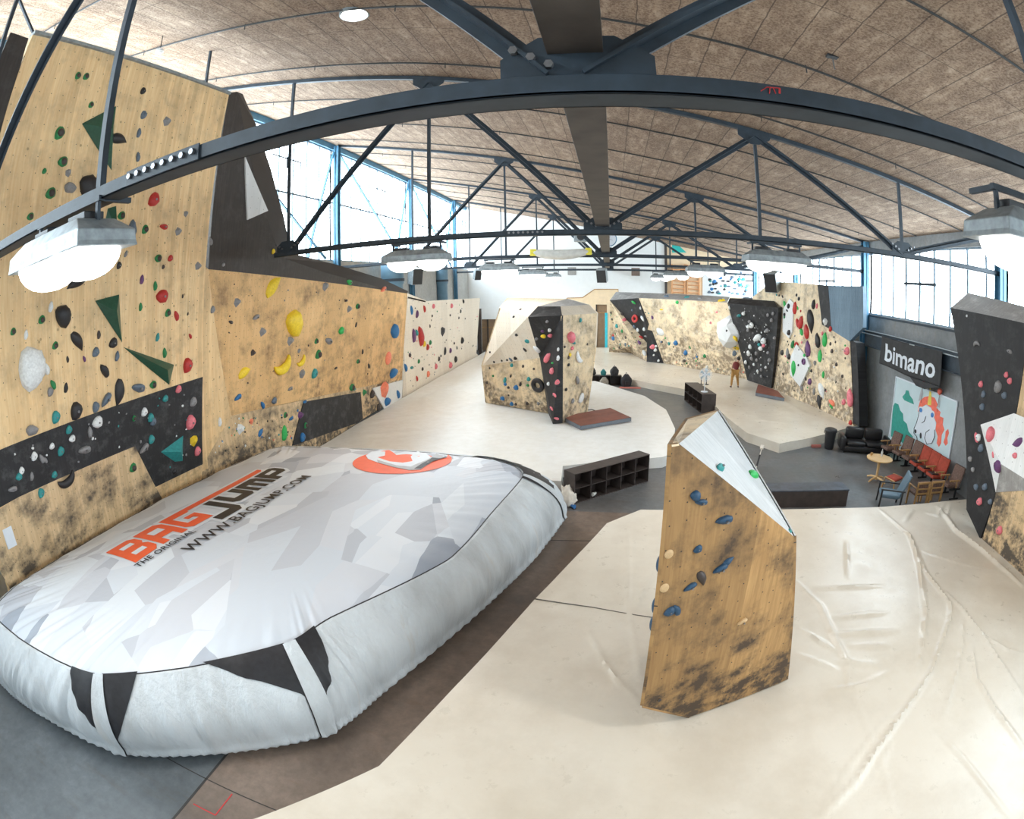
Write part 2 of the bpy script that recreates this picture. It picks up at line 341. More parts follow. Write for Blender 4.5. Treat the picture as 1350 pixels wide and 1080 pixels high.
# ------------------------------------------------------------------ mesh helpers
class MB:
    def __init__(s): s.v = []; s.f = []; s.m = []; s.mats = []
    def mi(s, mat):
        if mat not in s.mats: s.mats.append(mat)
        return s.mats.index(mat)
    def add(s, vs, fs, mat=0):
        o = len(s.v); s.v += [tuple(v) for v in vs]; s.f += [tuple(i + o for i in f) for f in fs]; s.m += [mat] * len(fs); return s
    def box(s, x0, x1, y0, y1, z0, z1, mat=0):
        return s.add([(x0, y0, z0), (x1, y0, z0), (x1, y1, z0), (x0, y1, z0), (x0, y0, z1), (x1, y0, z1), (x1, y1, z1), (x0, y1, z1)],
                     [(3, 2, 1, 0), (4, 5, 6, 7), (0, 1, 5, 4), (1, 2, 6, 5), (2, 3, 7, 6), (3, 0, 4, 7)], mat)
    def bar(s, p, q, w, h=None, up=(0, 0, 1), mat=0):
        h = h or w; p, q = Vector(p), Vector(q); d = (q - p).normalized(); u = Vector(up)
        if abs(d.dot(u)) > .98: u = Vector((0, 1, 0))
        sx = d.cross(u).normalized() * (w / 2); sz = sx.cross(d).normalized() * (h / 2)
        vs = [p - sx - sz, p + sx - sz, p + sx + sz, p - sx + sz, q - sx - sz, q + sx - sz, q + sx + sz, q - sx + sz]
        return s.add(vs, [(0, 1, 2, 3), (7, 6, 5, 4), (0, 4, 5, 1), (1, 5, 6, 2), (2, 6, 7, 3), (3, 7, 4, 0)], mat)
    def tube(s, pts, r, n=8, mat=0, cap=True):
        pts = [Vector(p) for p in pts]; rs = r if isinstance(r, (list, tuple)) else [r] * len(pts)
        o = len(s.v); prev = None
        for i, p in enumerate(pts):
            d = (pts[min(i + 1, len(pts) - 1)] - pts[max(i - 1, 0)]).normalized()
            if prev is None:
                a = Vector((0, 0, 1)) if abs(d.z) < .9 else Vector((1, 0, 0)); a = d.cross(a).normalized()
            else:
                a = (prev - d * prev.dot(d)).normalized()
            prev = a; b = d.cross(a)
            for k in range(n):
                t = 2 * PI * k / n; s.v.append(tuple(p + (a * math.cos(t) + b * math.sin(t)) * rs[i]))
        for i in range(len(pts) - 1):
            for k in range(n):
                k2 = (k + 1) % n; s.f.append((o + i * n + k, o + i * n + k2, o + (i + 1) * n + k2, o + (i + 1) * n + k)); s.m.append(mat)
        if cap:
            s.f.append(tuple(o + k for k in reversed(range(n)))); s.f.append(tuple(o + (len(pts) - 1) * n + k for k in range(n))); s.m += [mat] * 2
        return s
    def lathe(s, prof, n=20, c=(0, 0, 0), mat=0):
        o = len(s.v); c = Vector(c)
        for r, z in prof:
            for k in range(n):
                t = 2 * PI * k / n; s.v.append((c.x + r * math.cos(t), c.y + r * math.sin(t), c.z + z))
        for i in range(len(prof) - 1):
            for k in range(n):
                k2 = (k + 1) % n; s.f.append((o + i * n + k, o + i * n + k2, o + (i + 1) * n + k2, o + (i + 1) * n + k)); s.m.append(mat)
        s.f.append(tuple(o + k for k in reversed(range(n)))); s.f.append(tuple(o + (len(prof) - 1) * n + k for k in range(n))); s.m += [mat] * 2
        return s
    def slab(s, pts, off, mat=0):
        """closed solid from a 3D polygon, extruded by the vector off"""
        pts = [Vector(p) for p in pts]; off = Vector(off); n = len(pts)
        vs = pts + [p + off for p in pts]
        fs = [tuple(range(n)), tuple(reversed(range(n, 2 * n)))] + [(i, i + n, (i + 1) % n + n, (i + 1) % n) for i in range(n)]
        return s.add(vs, fs, mat)

def ploc(o):
    v = Vector((0, 0, 0))
    while o is not None: v += o.location; o = o.parent
    return v

def obj(name, mb, mat, parent=None, smooth=False, uvs=None, bev=0.0, recalc=True, **props):
    off = ploc(parent)
    me = bpy.data.meshes.new(name)
    me.from_pydata([tuple(Vector(v) - off) for v in mb.v], [], mb.f); me.validate(clean_customdata=False)
    mats = mat if isinstance(mat, (list, tuple)) else [mat]
    for m in mats: me.materials.append(m)
    if len(mats) > 1 and len(me.polygons) == len(mb.m):
        me.polygons.foreach_set('material_index', mb.m)
    if recalc:
        bm = bmesh.new(); bm.from_mesh(me)
        bmesh.ops.recalc_face_normals(bm, faces=bm.faces)
        if bev:
            es = [e for e in bm.edges if len(e.link_faces) == 2 and e.calc_face_angle(0) > .5]
            bmesh.ops.bevel(bm, geom=es, offset=bev, segments=2, affect='EDGES', profile=.5)
        bm.to_mesh(me); bm.free()
    if smooth:
        for p in me.polygons: p.use_smooth = True
        if smooth != 'all':
            me.set_sharp_from_angle(angle=math.radians(smooth if smooth is not True else 40))
    o = bpy.data.objects.new(name, me); COL.objects.link(o)
    if parent is not None: o.parent = parent
    for k, v in props.items(): o[k] = v
    return o

def thing(name, label, cat, loc=(0, 0, 0), group=None, kind=None):
    o = bpy.data.objects.new(name, None); COL.objects.link(o); o.location = loc; o.empty_display_size = .2
    tag(o, label, cat, group, kind); return o
def tag(o, label=None, cat=None, group=None, kind=None):
    if label: o['label'] = label
    if cat: o['category'] = cat
    if group: o['group'] = group
    if kind: o['kind'] = kind
    return o
def struct(name, mb, mat, label=None, parent=None, **kw):
    o = obj(name, mb, mat, parent, **kw)
    if parent is None:
        o['kind'] = 'structure'
        if label: o['label'] = label
    return o
def dup(root, loc=None, rotz=None, label=None, group=None):
    r = root.copy(); COL.objects.link(r)
    if loc is not None: r.location = loc
    if rotz is not None: r.rotation_euler = (0, 0, rotz)
    if label: r['label'] = label
    if group: r['group'] = group
    for ch in list(root.children):
        c = ch.copy(); COL.objects.link(c); c.parent = r
        for g in list(ch.children):
            d = g.copy(); COL.objects.link(d); d.parent = c
    return r

WALLS = {}   # climbing surface name -> list of (poly points)
def panel(name, pts, mat, parent, thick=.12, surf=None, proud=0.0, **props):
    """board with real thickness; front faces the room (towards +n), UV in metres"""
    pts = [Vector(p) for p in pts]
    n = Vector((0, 0, 0))
    for i in range(len(pts)):
        a, b = pts[i], pts[(i + 1) % len(pts)]
        n += Vector(((a.y - b.y) * (a.z + b.z), (a.z - b.z) * (a.x + b.x), (a.x - b.x) * (a.y + b.y)))
    n.normalize()
    cen = sum(pts, Vector()) / len(pts)
    if n.dot(CAM - cen) < 0: n = -n; pts = pts[::-1]
    pts = [p + n * proud for p in pts]
    off = ploc(parent); back = -n * thick
    me = bpy.data.meshes.new(name); k = len(pts)
    vs = pts + [p + back for p in pts]
    fs = [tuple(range(k)), tuple(reversed(range(k, 2 * k)))] + [((i + 1) % k, i, i + k, (i + 1) % k + k) for i in range(k)]
    me.from_pydata([tuple(v - off) for v in vs], [], fs)
    up = Vector((0, 0, 1)) - n * n.z
    if up.length < .15: up = Vector((0, 1, 0)) - n * n.y
    up.normalize(); ux = up.cross(n)
    uvl = me.uv_layers.new(name='UVMap')
    for lp in me.loops:
        p = vs[lp.vertex_index]; uvl.data[lp.index].uv = (p.dot(ux), p.z / up.z if up.z > .25 else p.dot(up) + 20)
    me.materials.append(mat)
    o = bpy.data.objects.new(name, me); COL.objects.link(o)
    if parent is not None: o.parent = parent
    for a, b in props.items(): o[a] = b
    if surf: WALLS.setdefault(surf, []).append(pts)
    return o

def bvh_of(surf):
    vs, fs = [], []
    for pts in WALLS[surf]:
        o = len(vs); vs += pts
        for t in tessellate_polygon([pts]): fs.append(tuple(o + i for i in t))
    return BVHTree.FromPolygons(vs, fs)
# ------------------------------------------------------------------ room shell
XL, XR, Y0, Y1 = -12.3, 11.75, -9.0, 46.0
CPX = [-12.9, -12.2, -8.4, -4.24, -2.1, 1.1, 3.5, 4.9, 7.75, 11.7, 12.4]
CPZ = [13.0, 12.85, 12.05, 11.2, 10.72, 10.03, 9.6, 9.33, 8.85, 8.2, 8.08]
def cz(x): return float(np.interp(x, CPX, CPZ))

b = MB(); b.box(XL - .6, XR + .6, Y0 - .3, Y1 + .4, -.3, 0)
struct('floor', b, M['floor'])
b = MB()
xs = np.linspace(-12.9, 12.4, 60)
for i in range(59):
    x0, x1 = xs[i], xs[i + 1]; z0, z1 = cz(x0), cz(x1)
    b.slab([(x0, Y0 - .3, z0), (x1, Y0 - .3, z1), (x1, Y1 + .4, z1), (x0, Y1 + .4, z0)], (0, 0, .25))
bb = MB(); n = len(xs)
prof = [(x, cz(x)) for x in xs] + [(x, cz(x) + .25) for x in xs[::-1]]
vs = [(x, Y0 - .3, z) for x, z in prof] + [(x, Y1 + .4, z) for x, z in prof]; k = len(prof)
bb.add(vs, [tuple(range(k)), tuple(reversed(range(k, 2 * k)))] + [(i, i + k, (i + 1) % k + k, (i + 1) % k) for i in range(k)])
struct('ceiling', bb, M['ceiling'])

# far wall with the two door recesses; back wall behind the camera
b = MB()
def wall_grid(b, axis, c, th, cols, top):
    pass
D1 = (-11.6, -9.9, 2.75); D2 = (-1.2, -.25, 4.0)
xs_ = [XL - .6, D1[0], D1[1], D2[0], D2[1], XR + .6]
for i in range(5):
    x0, x1 = xs_[i], xs_[i + 1]; zb = D1[2] if i == 1 else D2[2] if i == 3 else 0
    b.slab([(x0, Y1, zb), (x1, Y1, zb), (x1, Y1, cz(x1)), (x0, Y1, cz(x0))], (0, .3, 0))
struct('wall_far', b, M['white_paint'])
b = MB(); b.slab([(XL - .6, Y0, 0), (XR + .6, Y0, 0), (XR + .6, Y0, cz(XR)), (XL - .6, Y0, cz(XL))], (0, -.3, 0))
struct('wall_back', b, M['white_paint'])
# left: concrete below, clerestory above
SILL = 7.2
b = MB(); b.box(XL - .35, XL, Y0, Y1, 0, SILL)
struct('wall_left', b, M['conc_pale'])
b = MB(); b.box(XL - .35, XL, Y0, Y1, cz(XL) - .28, cz(XL) + .02)
struct('trim_1', b, M['steel_blue'])
b = MB(); b.box(XR, XR + .35, Y0, Y1, 0, 5.0)
struct('wall_right', b, M['conc_wall'])
b = MB(); b.box(XR, XR + .35, Y0, Y1, 7.68, cz(XR) + .02)
struct('trim_2', b, M['conc_wall'])
b = MB(); b.box(XR - .06, XR + .0, Y0, Y1, 4.9, 4.98)
struct('trim_3', b, M['steel'])

TRY = [2.85, 12.3, 22.0, 31.7, 41.4]
bays = [(-9.0, -6.9), (-6.9, 2.85), (2.85, 12.3), (12.3, 22.0), (22.0, 31.7), (31.7, 41.4), (41.4, 46.0)]
wn = 0
for side in ('l', 'r'):
    for (ya, yb) in bays:
        wn += 1
        x = XL - .15 if side == 'l' else XR + .12
        z0, z1 = (SILL, cz(XL) - .28) if side == 'l' else (5.0, 7.68)
        root = thing('window_%d' % wn, None, None, (x, (ya + yb) / 2, z0), kind='structure')
        hwm = .028 if side == 'l' else .045
        f = MB(); nm = max(2, round((yb - ya) / (1.1 if side == 'l' else 1.08)))
        for i in range(nm + 1):
            y = ya + (yb - ya) * i / nm; f.box(x - .03, x + .03, y - hwm, y + hwm, z0, z1)
        f.box(x - .035, x + .035, ya, yb, z0, z0 + .06); f.box(x - .035, x + .035, ya, yb, z1 - .06, z1)
        if side == 'l': f.box(x - .03, x + .03, ya, yb, 9.95, 10.03)
        obj('frame', f, M['sky_white'], root)
        g = MB(); g.box(x - .006, x + .006, ya, yb, z0, z1); obj('pane', g, M['glass'], root)
        # tilting sash with its stay
        if yb - ya > 4:
            st = MB(); ym = (ya + yb) / 2 + (.4 if side == 'r' else 1.0); w = (yb - ya) / nm
            if side == 'r':
                xi = x - .10
                st.box(xi - .02, xi + .02, ym - w, ym - w + .05, 6.3, 7.6); st.box(xi - .02, xi + .02, ym + w - .05, ym + w, 6.3, 7.6)
                st.box(xi - .03, xi + .03, ym - w - .1, ym + w + .15, 6.36, 6.46); st.box(xi - .02, xi + .02, ym - .03, ym + .03, 5.6, 6.5)
                st.bar((xi - .03, ym + w, 7.5), (xi - .25, ym + w * .7, 6.5), .03)
            else:
                xi = x + .1
                st.box(xi - .02, xi + .02, ym - w, ym + w, 11.4, 11.45); st.box(xi - .02, xi + .02, ym - .03, ym + .03, 11.0, 11.5); st.box(xi - .02, xi + .02, ym + w - .04, ym + w, 11.0, 11.45)
            obj('tilt_sash', st, M['steel'], root)

# blue steel wall columns
def column(x, y, z0, z1, w, label, cat='column'):
    b = MB(); b.box(x - w / 2, x + w / 2, y - w / 2, y - w / 2 + .03, z0, z1); b.box(x - w / 2, x + w / 2, y + w / 2 - .03, y + w / 2, z0, z1)
    b.box(x - .02, x + .02, y - w / 2, y + w / 2, z0, z1)
    return tag(obj('steel_column', b, M['steel_blue']), label, cat, 'steel columns along the outer walls')
for y, t in zip(TRY, ['beside the tall pine climbing wall', 'beside the dark slanted volume', 'beside the draped banner rail', 'at the speaker climbing wall', 'by the far wall bars']):
    o = column(XR - .2, y, 0, cz(XR) - .02, .3, 'blue steel column against the concrete wall ' + t)
for i, y in enumerate(TRY):
    t = ['first', 'second', 'third', 'fourth', 'fifth'][i]; w_ = .26; x = XL + .2; z1 = cz(x) - .1
    root = thing('steel_column', 'blue steel column with diagonal braces at the tall clerestory, under the %s roof truss' % t, 'column', (x, y, 0), 'steel columns along the outer walls')
    b = MB(); b.box(x - w_ / 2, x + w_ / 2, y - w_ / 2, y - w_ / 2 + .03, 0, z1); b.box(x - w_ / 2, x + w_ / 2, y + w_ / 2 - .03, y + w_ / 2, 0, z1); b.box(x - .02, x + .02, y - w_ / 2, y + w_ / 2, 0, z1)
    obj('post', b, M['steel_blue'], root)
    for d, xx in ((-2.4, XL + .08), (8.6, XL + .22)):
        if y + d > Y1 - .3: continue
        b = MB(); b.bar((xx, y + .15 * (1 if d > 0 else -1), 12.4), (xx, y + d, 7.25), .11, .07)
        obj('brace', b, M['steel_blue'], root)

# ------------------------------------------------------------------ roof trusses
ORD = ['first', 'second', 'third', 'fourth', 'fifth']
NB = [-8.35, -.2, 7.7]; NT = [-4.25, 3.6]
ZB = 6.83
for i, y in enumerate(TRY):
    w = .25 if i == 0 else .2; zb = 6.74 if i == 0 else ZB
    xl = -12.1 if i != 1 else -8.8
    root = thing('roof_truss', 'dark steel roof truss, %s along the hall from the airbag end' % ORD[i] if i else 'dark steel roof truss spanning right above the airbag, its curved-looking chord overhead', 'roof truss', (-.2, y, zb), 'steel roof trusses')
    if i == 0: root['label'] = 'dark steel roof truss nearest overhead, spanning above the airbag and its two lamps'
    c = MB(); h = .12
    # a pair of angles with a slot, read as one chord
    c.box(xl, 11.55, y - .0, y + w, zb - .05, zb - .03); c.box(xl, 11.55, y, y + .02, zb - .05, zb + .075); c.box(xl, 11.55, y + w - .02, y + w, zb - .05, zb + .075); c.box(xl, 11.55, y + .09, y + .13, zb - .03, zb + .09)
    obj('bottom_chord', c, M['steel'], root, bev=.004)
    c = MB()
    for a, bx in zip(np.linspace(-12.1, 11.5, 25)[:-1], np.linspace(-12.1, 11.5, 25)[1:]):
        c.bar((a, y + w / 2, cz(a) - .06), (bx, y + w / 2, cz(bx) - .06), .12, .1)
    obj('top_chord', c, M['steel'], root)
    ym = y + w / 2
    dg = [((NB[0], zb), (NT[0], cz(NT[0]) - .2)), ((NT[0], cz(NT[0]) - .2), (NB[1] - .1, zb + .1)), ((NB[1] + .1, zb + .1), (NT[1], cz(NT[1]) - .2)), ((NT[1], cz(NT[1]) - .2), (NB[2], zb)), ((NB[2], zb + .05), (11.5, 7.95))]
    for (x0, z0), (x1, z1) in dg:
        c = MB(); c.bar((x0, ym, z0), (x1, ym, z1), .16, .03, up=(0, 1, 0)); c.bar((x0, ym - .05, z0), (x1, ym - .05, z1), .025, .12, up=(0, 1, 0))
        obj('diagonal', c, M['steel'], root)
    for x in NB[:1] + NB[2:] + NT:
        c = MB(); c.bar((x, ym, zb), (x, ym, cz(x) - .1), .075, .075)
        obj('hanger', c, M['steel'], root)
    for x in NT:
        c = MB(); s = -.2
        c.slab([(x - .42, ym - .07, cz(x - .42) - .08), (x + .42, ym - .07, cz(x + .42) - .08), (x + .38, ym - .07, cz(x) - .28), (x + .1, ym - .07, cz(x) - .42), (x - .12, ym - .07, cz(x) - .42), (x - .42, ym - .07, cz(x) - .2)], (0, .025, 0))
        obj('gusset_plate', c, M['steel'], root)
    for x in NB:
        c = MB(); wd = .44 if x == -.2 else .36; x = x + (.07 if x == -.2 else 0)
        c.slab([(x - wd, ym - .075, zb + .06), (x + wd, ym - .075, zb + .06), (x + wd, ym - .075, zb + .22), (x + wd * .5, ym - .075, zb + .36), (x - wd * .5, ym - .075, zb + .36), (x - wd, ym - .075, zb + .22)], (0, .02, 0))
        g = obj('gusset_plate', c, M['steel'], root)
        if i < 2:
            c = MB()
            for k in range(3):
                for sgn in ((-1, 1) if i else (-1,)):
                    px_, pz = x + sgn * (.36 - .10 * k), zb + .27 - .055 * k
                    c.tube([(px_, ym - .075, pz), (px_, ym - .115, pz)], .028, 6)
            obj('bolts', c, M['bolt'], g, kind='stuff')
    if i == 0:
        c = MB()
        for p, q in (((.62, .02), (.66, .05)), ((.66, .05), (.74, .055)), ((.68, .055), (.67, .01)), ((.70, .05), (.71, .015)), ((.74, .055), (.735, .02))): c.bar((p[0] + .28, y - .003, zb + p[1]), (q[0] + .28, y - .003, zb + q[1]), .012, .004)
        obj('paint_mark', c, M['red_tape'], root, label='small red paint scribble on the chord')
    if i in (0, 1):   # bolted splice on the chord
        sx = -3.2 if i == 0 else -1.9
        c = MB(); c.box(sx - .45, sx + .45, y - .016, y - .001, zb - .045, zb + .085); sp = obj('splice_plate', c, M['steel'], root, bev=.003)
        c = MB()
        for k in range(8): c.tube([(sx - .39 + .111 * k, y - .016, zb + .03), (sx - .39 + .111 * k, y - .042, zb + .03)], .026, 6)
        obj('bolts', c, M['bolt'], sp, kind='stuff')

# longitudinal ridge beam
b = MB(); xa, xb_ = -.30, .02
b.box(xa, xb_, Y0, Y1 - .02, 6.98, 7.01); b.box(xa, xb_, Y0, Y1 - .02, 7.27, 7.30); b.box(-.155, -.125, Y0, Y1 - .02, 7.0, 7.28)
tag(obj('long_steel_beam', b, M['beam'], bev=.004), 'long brown-grey steel beam running down the middle of the hall over the trusses', 'steel beam')
for i, y in enumerate([-4.2 + 3.1 * k for k in range(16)]):
    if y < 3.5 or min(abs(y - t) for t in TRY) < .6: continue
    b = MB()
    pts = [(x, y, cz(x) - .05) for x in np.linspace(-12.2, 11.6, 22)]
    b.tube(pts, .022, 6)
    for x in np.linspace(-10.5, 10.5, 7): b.tube([(x, y, cz(x) - .01), (x, y, cz(x) - .16)], .012, 5)
    tag(obj('ceiling_conduit', b, M['cord']), 'thin dark conduit strung across the brown ceiling between roof trusses', 'conduit', 'ceiling conduits')

# ------------------------------------------------------------------ lamps
def hood(cx, cy_, z, w=1.6, d=.72):
    m_ = MB(); a = [(-w / 2, -d / 2), (w / 2, -d / 2), (w / 2, d / 2), (-w / 2, d / 2)]; t = [(-w / 2 + .22, -d / 2 + .13), (w / 2 - .22, -d / 2 + .13), (w / 2 - .22, d / 2 - .13), (-w / 2 + .22, d / 2 - .13)]
    lv = [[(x, y, 0) for x, y in a], [(x * .985, y * .97, .05) for x, y in a], [(x * .975, y * .95, .15) for x, y in a], [(x, y, .28) for x, y in t]]
    vs = sum(lv, []); fs = [(3, 2, 1, 0), (12, 13, 14, 15)]
    for l in range(3):
        for k in range(4): fs.append((l * 4 + k, l * 4 + (k + 1) % 4, l * 4 + 4 + (k + 1) % 4, l * 4 + 4 + k))
    m_.add([(x + cx, y + cy_, zz + z) for x, y, zz in vs], fs); return m_
lamp0 = None
WH = {0: 'above the airbag', 1: 'under the second truss', 2: 'under the third truss', 3: 'under the fourth truss', 4: 'under the fifth truss'}
for i, y in enumerate(TRY):
    for side, x in (('clerestory', -4.5), ('banner', 3.93)):
        yy = y - .15; z = 6.28
        if i == 0: x, yy, z = (-4.7, 2.85, 6.25) if side == 'clerestory' else (4.0, 3.62, 6.26)
        lab = 'grey twin-bowl hall lamp %s, on the %s side' % (WH[i], side)
        if i == 0: lab = 'large grey twin-bowl lamp over the airbag, before the tall pine wall' if side == 'clerestory' else 'large grey twin-bowl lamp overhead, before the banner-side windows'
        if lamp0 is None:
            lamp0 = thing('high_bay_lamp', lab, 'lamp', (x, yy, z), 'twin-bowl hall lamps')
            obj('housing', hood(x, yy, z), M['galv'], lamp0, bev=.01)
            for dx in (-.38, .38):
                c = MB(); c.box(x + dx - .16, x + dx + .16, yy - .12, yy + .12, z + .285, z + .355); obj('ballast_box', c, M['black'], lamp0, bev=.01)
                c = MB(); c.lathe([(.372, .0), (.37, -.02), (.345, -.09), (.29, -.155), (.21, -.205), (.11, -.235), (.03, -.24)], 28, (x + dx, yy, z - .005)); obj('bowl', c, M['glow'], lamp0, smooth=True)
            c = MB()
            for dx in (-.6, .6): c.bar((x + dx, yy + .0, z + .25), (x + dx, yy, z + .47), .04, .04)
            c.bar((x - .65, yy, z + .45), (x + .65, yy, z + .45), .06, .05); c.bar((x - .6, yy, z + .45), (x - .6, yy + .4, z + .45), .05); c.bar((x + .6, yy, z + .45), (x + .6, yy + .4, z + .45), .05)
            obj('hanger_bracket', c, M['steel'], lamp0)
        else:
            dup(lamp0, (x, yy, z), None, lab)
        for dx in (-.38, .38):
            ld = bpy.data.lights.new('lamp_light', 'AREA'); ld.shape = 'DISK'; ld.size = .5; ld.energy = 32; ld.color = (1, .95, .88)
            lo = bpy.data.objects.new('lamp_light', ld); COL.objects.link(lo); lo.location = (x + dx, yy, z - .26)

# round ceiling lamp, small pendant sensor
p = Vector((-4.46, 8.46, cz(-4.46)))
t = thing('ceiling_downlight', 'round glowing ceiling light set in the brown ceiling above the first truss', 'ceiling light', p)
b = MB(); b.lathe([(.30, .01), (.30, -.05), (.27, -.07), (.265, -.02)], 24, p); obj('rim', b, M['galv'], t, smooth=True)
b = MB(); b.lathe([(.262, -.03), (.25, -.065), (.1, -.085)], 24, p); obj('diffuser', b, M['glow'], t, smooth=True)
p = Vector((-9.25, 7.72, cz(-9.25)))
t = thing('ceiling_pendant', 'small white pendant sensor hanging from the ceiling by the tall pine wall', 'ceiling sensor', p)
b = MB(); b.tube([p, p + Vector((0, 0, -.38))], .012, 6); obj('rod', b, M['cord'], t)
b = MB(); b.lathe([(.03, 0), (.09, -.04), (.11, -.1), (.06, -.15)], 14, p + Vector((0, 0, -.36))); obj('sensor_head', b, M['white_print'], t, smooth=True)
p = Vector((aty((1098, 76), 7.6)))
p = Vector((3.75, 7.55, cz(3.75)))
t = thing('ceiling_hook', 'small dark hook plate with a short rod on the brown ceiling', 'hook', p)
b = MB(); b.box(p.x - .1, p.x + .1, p.y - .06, p.y + .06, p.z - .03, p.z + .01); obj('plate', b, M['black'], t)
b = MB(); b.tube([p, p + Vector((0, 0, -.25))], .012, 6); obj('rod', b, M['bolt'], t)

# light: daylight through the two window bands
w = bpy.data.worlds.new('world'); S.world = w; w.use_nodes = True
wt = w.node_tree; bg = wt.nodes['Background']
bg.inputs[0].default_value = (.86, .95, 1, 1); bg.inputs[1].default_value = 9.5
def portal(name, loc, rot, sx, sy):
    ld = bpy.data.lights.new(name, 'AREA'); ld.shape = 'RECTANGLE'; ld.size = sx; ld.size_y = sy
    ld.cycles.is_portal = True
    o = bpy.data.objects.new(name, ld); COL.objects.link(o); o.location = loc; o.rotation_euler = rot
ym, yl = (Y0 + Y1) / 2, Y1 - Y0
portal('window_portal', (XL - .3, ym, (SILL + cz(XL) - .28) / 2), (0, -PI / 2, 0), cz(XL) - .28 - SILL, yl)
portal('window_portal', (XR + .3, ym, 6.34), (0, PI / 2, 0), 2.7, yl)
S.view_settings.view_transform = 'Standard'; S.view_settings.look = 'None'; S.view_settings.gamma = 1
S.view_settings.use_curve_mapping = False; S.view_settings.exposure = .52
try:
    S.cycles.max_bounces = 8; S.cycles.diffuse_bounces = 5; S.cycles.transparent_max_bounces = 12
    S.cycles.sample_clamp_indirect = 8
    S.cycles.use_denoising = True
except Exception: pass
# ------------------------------------------------------------------ landing mats
def inpoly(P, poly):
    x, y = P[:, 0], P[:, 1]; ins = np.zeros(len(P), bool); n = len(poly)
    for i in range(n):
        x0, y0 = poly[i]; x1, y1 = poly[(i + 1) % n]
        c = ((y0 > y) != (y1 > y)) & (x < (x1 - x0) * (y - y0) / ((y1 - y0) or 1e-9) + x0)
        ins ^= c
    return ins
def segd(P, a, b):
    a, b = np.array(a), np.array(b); d = b - a; t = np.clip(((P - a) @ d) / (d @ d + 1e-9), 0, 1)
    return np.hypot(*(P - a - t[:, None] * d).T), t

def mat_mesh(poly, z, step, folds, soft=.012):
    """padded floor: closed solid; the cover has folds standing up along the given lines"""
    poly = [tuple(p[:2]) for p in poly]; bd = []
    for i in range(len(poly)):
        a, b = np.array(poly[i]), np.array(poly[(i + 1) % len(poly)]); k = max(1, int(np.hypot(*(b - a)) / (step * 1.5)))
        bd += [tuple(a + (b - a) * j / k) for j in range(k)]
    A = np.array(poly); gx = np.arange(A[:, 0].min(), A[:, 0].max(), step); gy = np.arange(A[:, 1].min(), A[:, 1].max(), step)
    G = np.array([(x + (step / 2 if j % 2 else 0), y) for j, y in enumerate(gy) for x in gx]); G = G[inpoly(G, poly)]
    near = np.full(len(G), 9.0)
    for i in range(len(poly)): near = np.minimum(near, segd(G, poly[i], poly[(i + 1) % len(poly)])[0])
    G = G[near > step * .5]
    nb = len(bd)
    V, E, F, *_ = delaunay_2d_cdt([Vector(p) for p in bd] + [Vector(p) for p in G], [(i, (i + 1) % nb) for i in range(nb)], [], 1, 1e-5)
    P = np.array([tuple(v) for v in V]); hh = np.zeros(len(P))
    for amp, wd, line in folds:
        best = np.zeros(len(P))
        for i in range(len(line) - 1):
            d, t = segd(P, line[i], line[i + 1]); f = (i + t) / (len(line) - 1)
            best = np.maximum(best, np.exp(-(d / wd) ** 2) * np.sin(np.clip(f, .03, .97) * PI) ** .5)
        hh += amp * best
    hh += soft * (np.sin(P[:, 0] * 1.3 + 1) * np.sin(P[:, 1] * 1.1 + .4) + .5 * np.sin(P[:, 0] * 3.1 + P[:, 1] * 1.7))
    m_ = MB()
    m_.add([(x, y, z + h) for (x, y), h in zip(P, hh)], [tuple(f) for f in F])
    loop = [int(np.argmin((P[:, 0] - x) ** 2 + (P[:, 1] - y) ** 2)) for x, y in bd]
    if True:
        o = len(m_.v); m_.v += [(P[i][0], P[i][1], .001) for i in loop]; n = len(loop)
        for i in range(n):
            m_.f.append((loop[i], loop[(i + 1) % n], o + (i + 1) % n, o + i)); m_.m.append(0)
        m_.f.append(tuple(o + i for i in range(n))); m_.m.append(0)
    return m_
ZM = .35
def W2(p): q = atz(p, ZM); return (q.x, q.y)
def crop7(*pts): return [W2((1000 + x / 2.454, 640 + y / 2.454)) for x, y in pts]
FOLD = [(.045, .035, crop7((390, 75), (490, 165), (520, 260), (540, 420), (530, 520), (515, 600))),
 (.05, .035, crop7((480, 150), (540, 280), (620, 385), (620, 430), (560, 600), (450, 760), (370, 870), (300, 980), (200, 1075))),
 (.04, .035, crop7((660, 430), (655, 540), (600, 740))), (.04, .03, crop7((600, 340), (650, 390), (720, 480), (780, 570), (859, 690))),
 (.04, .035, crop7((690, 520), (700, 620), (760, 720), (859, 850))), (.02, .03, crop7((570, 780), (660, 880), (810, 1075))),
 (.06, .06, crop7((580, 70), (640, 150), (720, 210), (859, 330))), (.03, .05, crop7((190, 335), (300, 330), (400, 325))),
 (.03, .05, crop7((240, 430), (410, 412))), (.035, .06, crop7((230, 482), (440, 472))), (.03, .04, crop7((135, 465), (250, 535))),
 (.03, .04, crop7((120, 545), (250, 595))), (.03, .05, crop7((250, 570), (380, 580))), (.03, .04, crop7((230, 665), (340, 650), (415, 605))),
 (.03, .05, crop7((100, 290), (200, 390), (250, 500), (290, 580), (290, 640))), (.025, .04, crop7((285, 180), (290, 300))), (.03, .05, crop7((300, 520), (420, 520))),
 (.015, .02, crop7((290, 640), (340, 760), (400, 900), (440, 1075))), (.03, .05, crop7((500, 80), (470, 120))), (.03, .05, crop7((545, 90), (580, 100), (600, 60))), (.03, .05, crop7((620, 60), (610, 100), (640, 140))),
 (.02, .03, crop7((720, 480), (800, 530), (859, 545))), (.02, .03, crop7((530, 215), (640, 250), (859, 300))), (.02, .03, crop7((400, 780), (460, 735))), (.02, .03, crop7((390, 910), (430, 830))), (.02, .03, crop7((240, 1040), (310, 930)))]
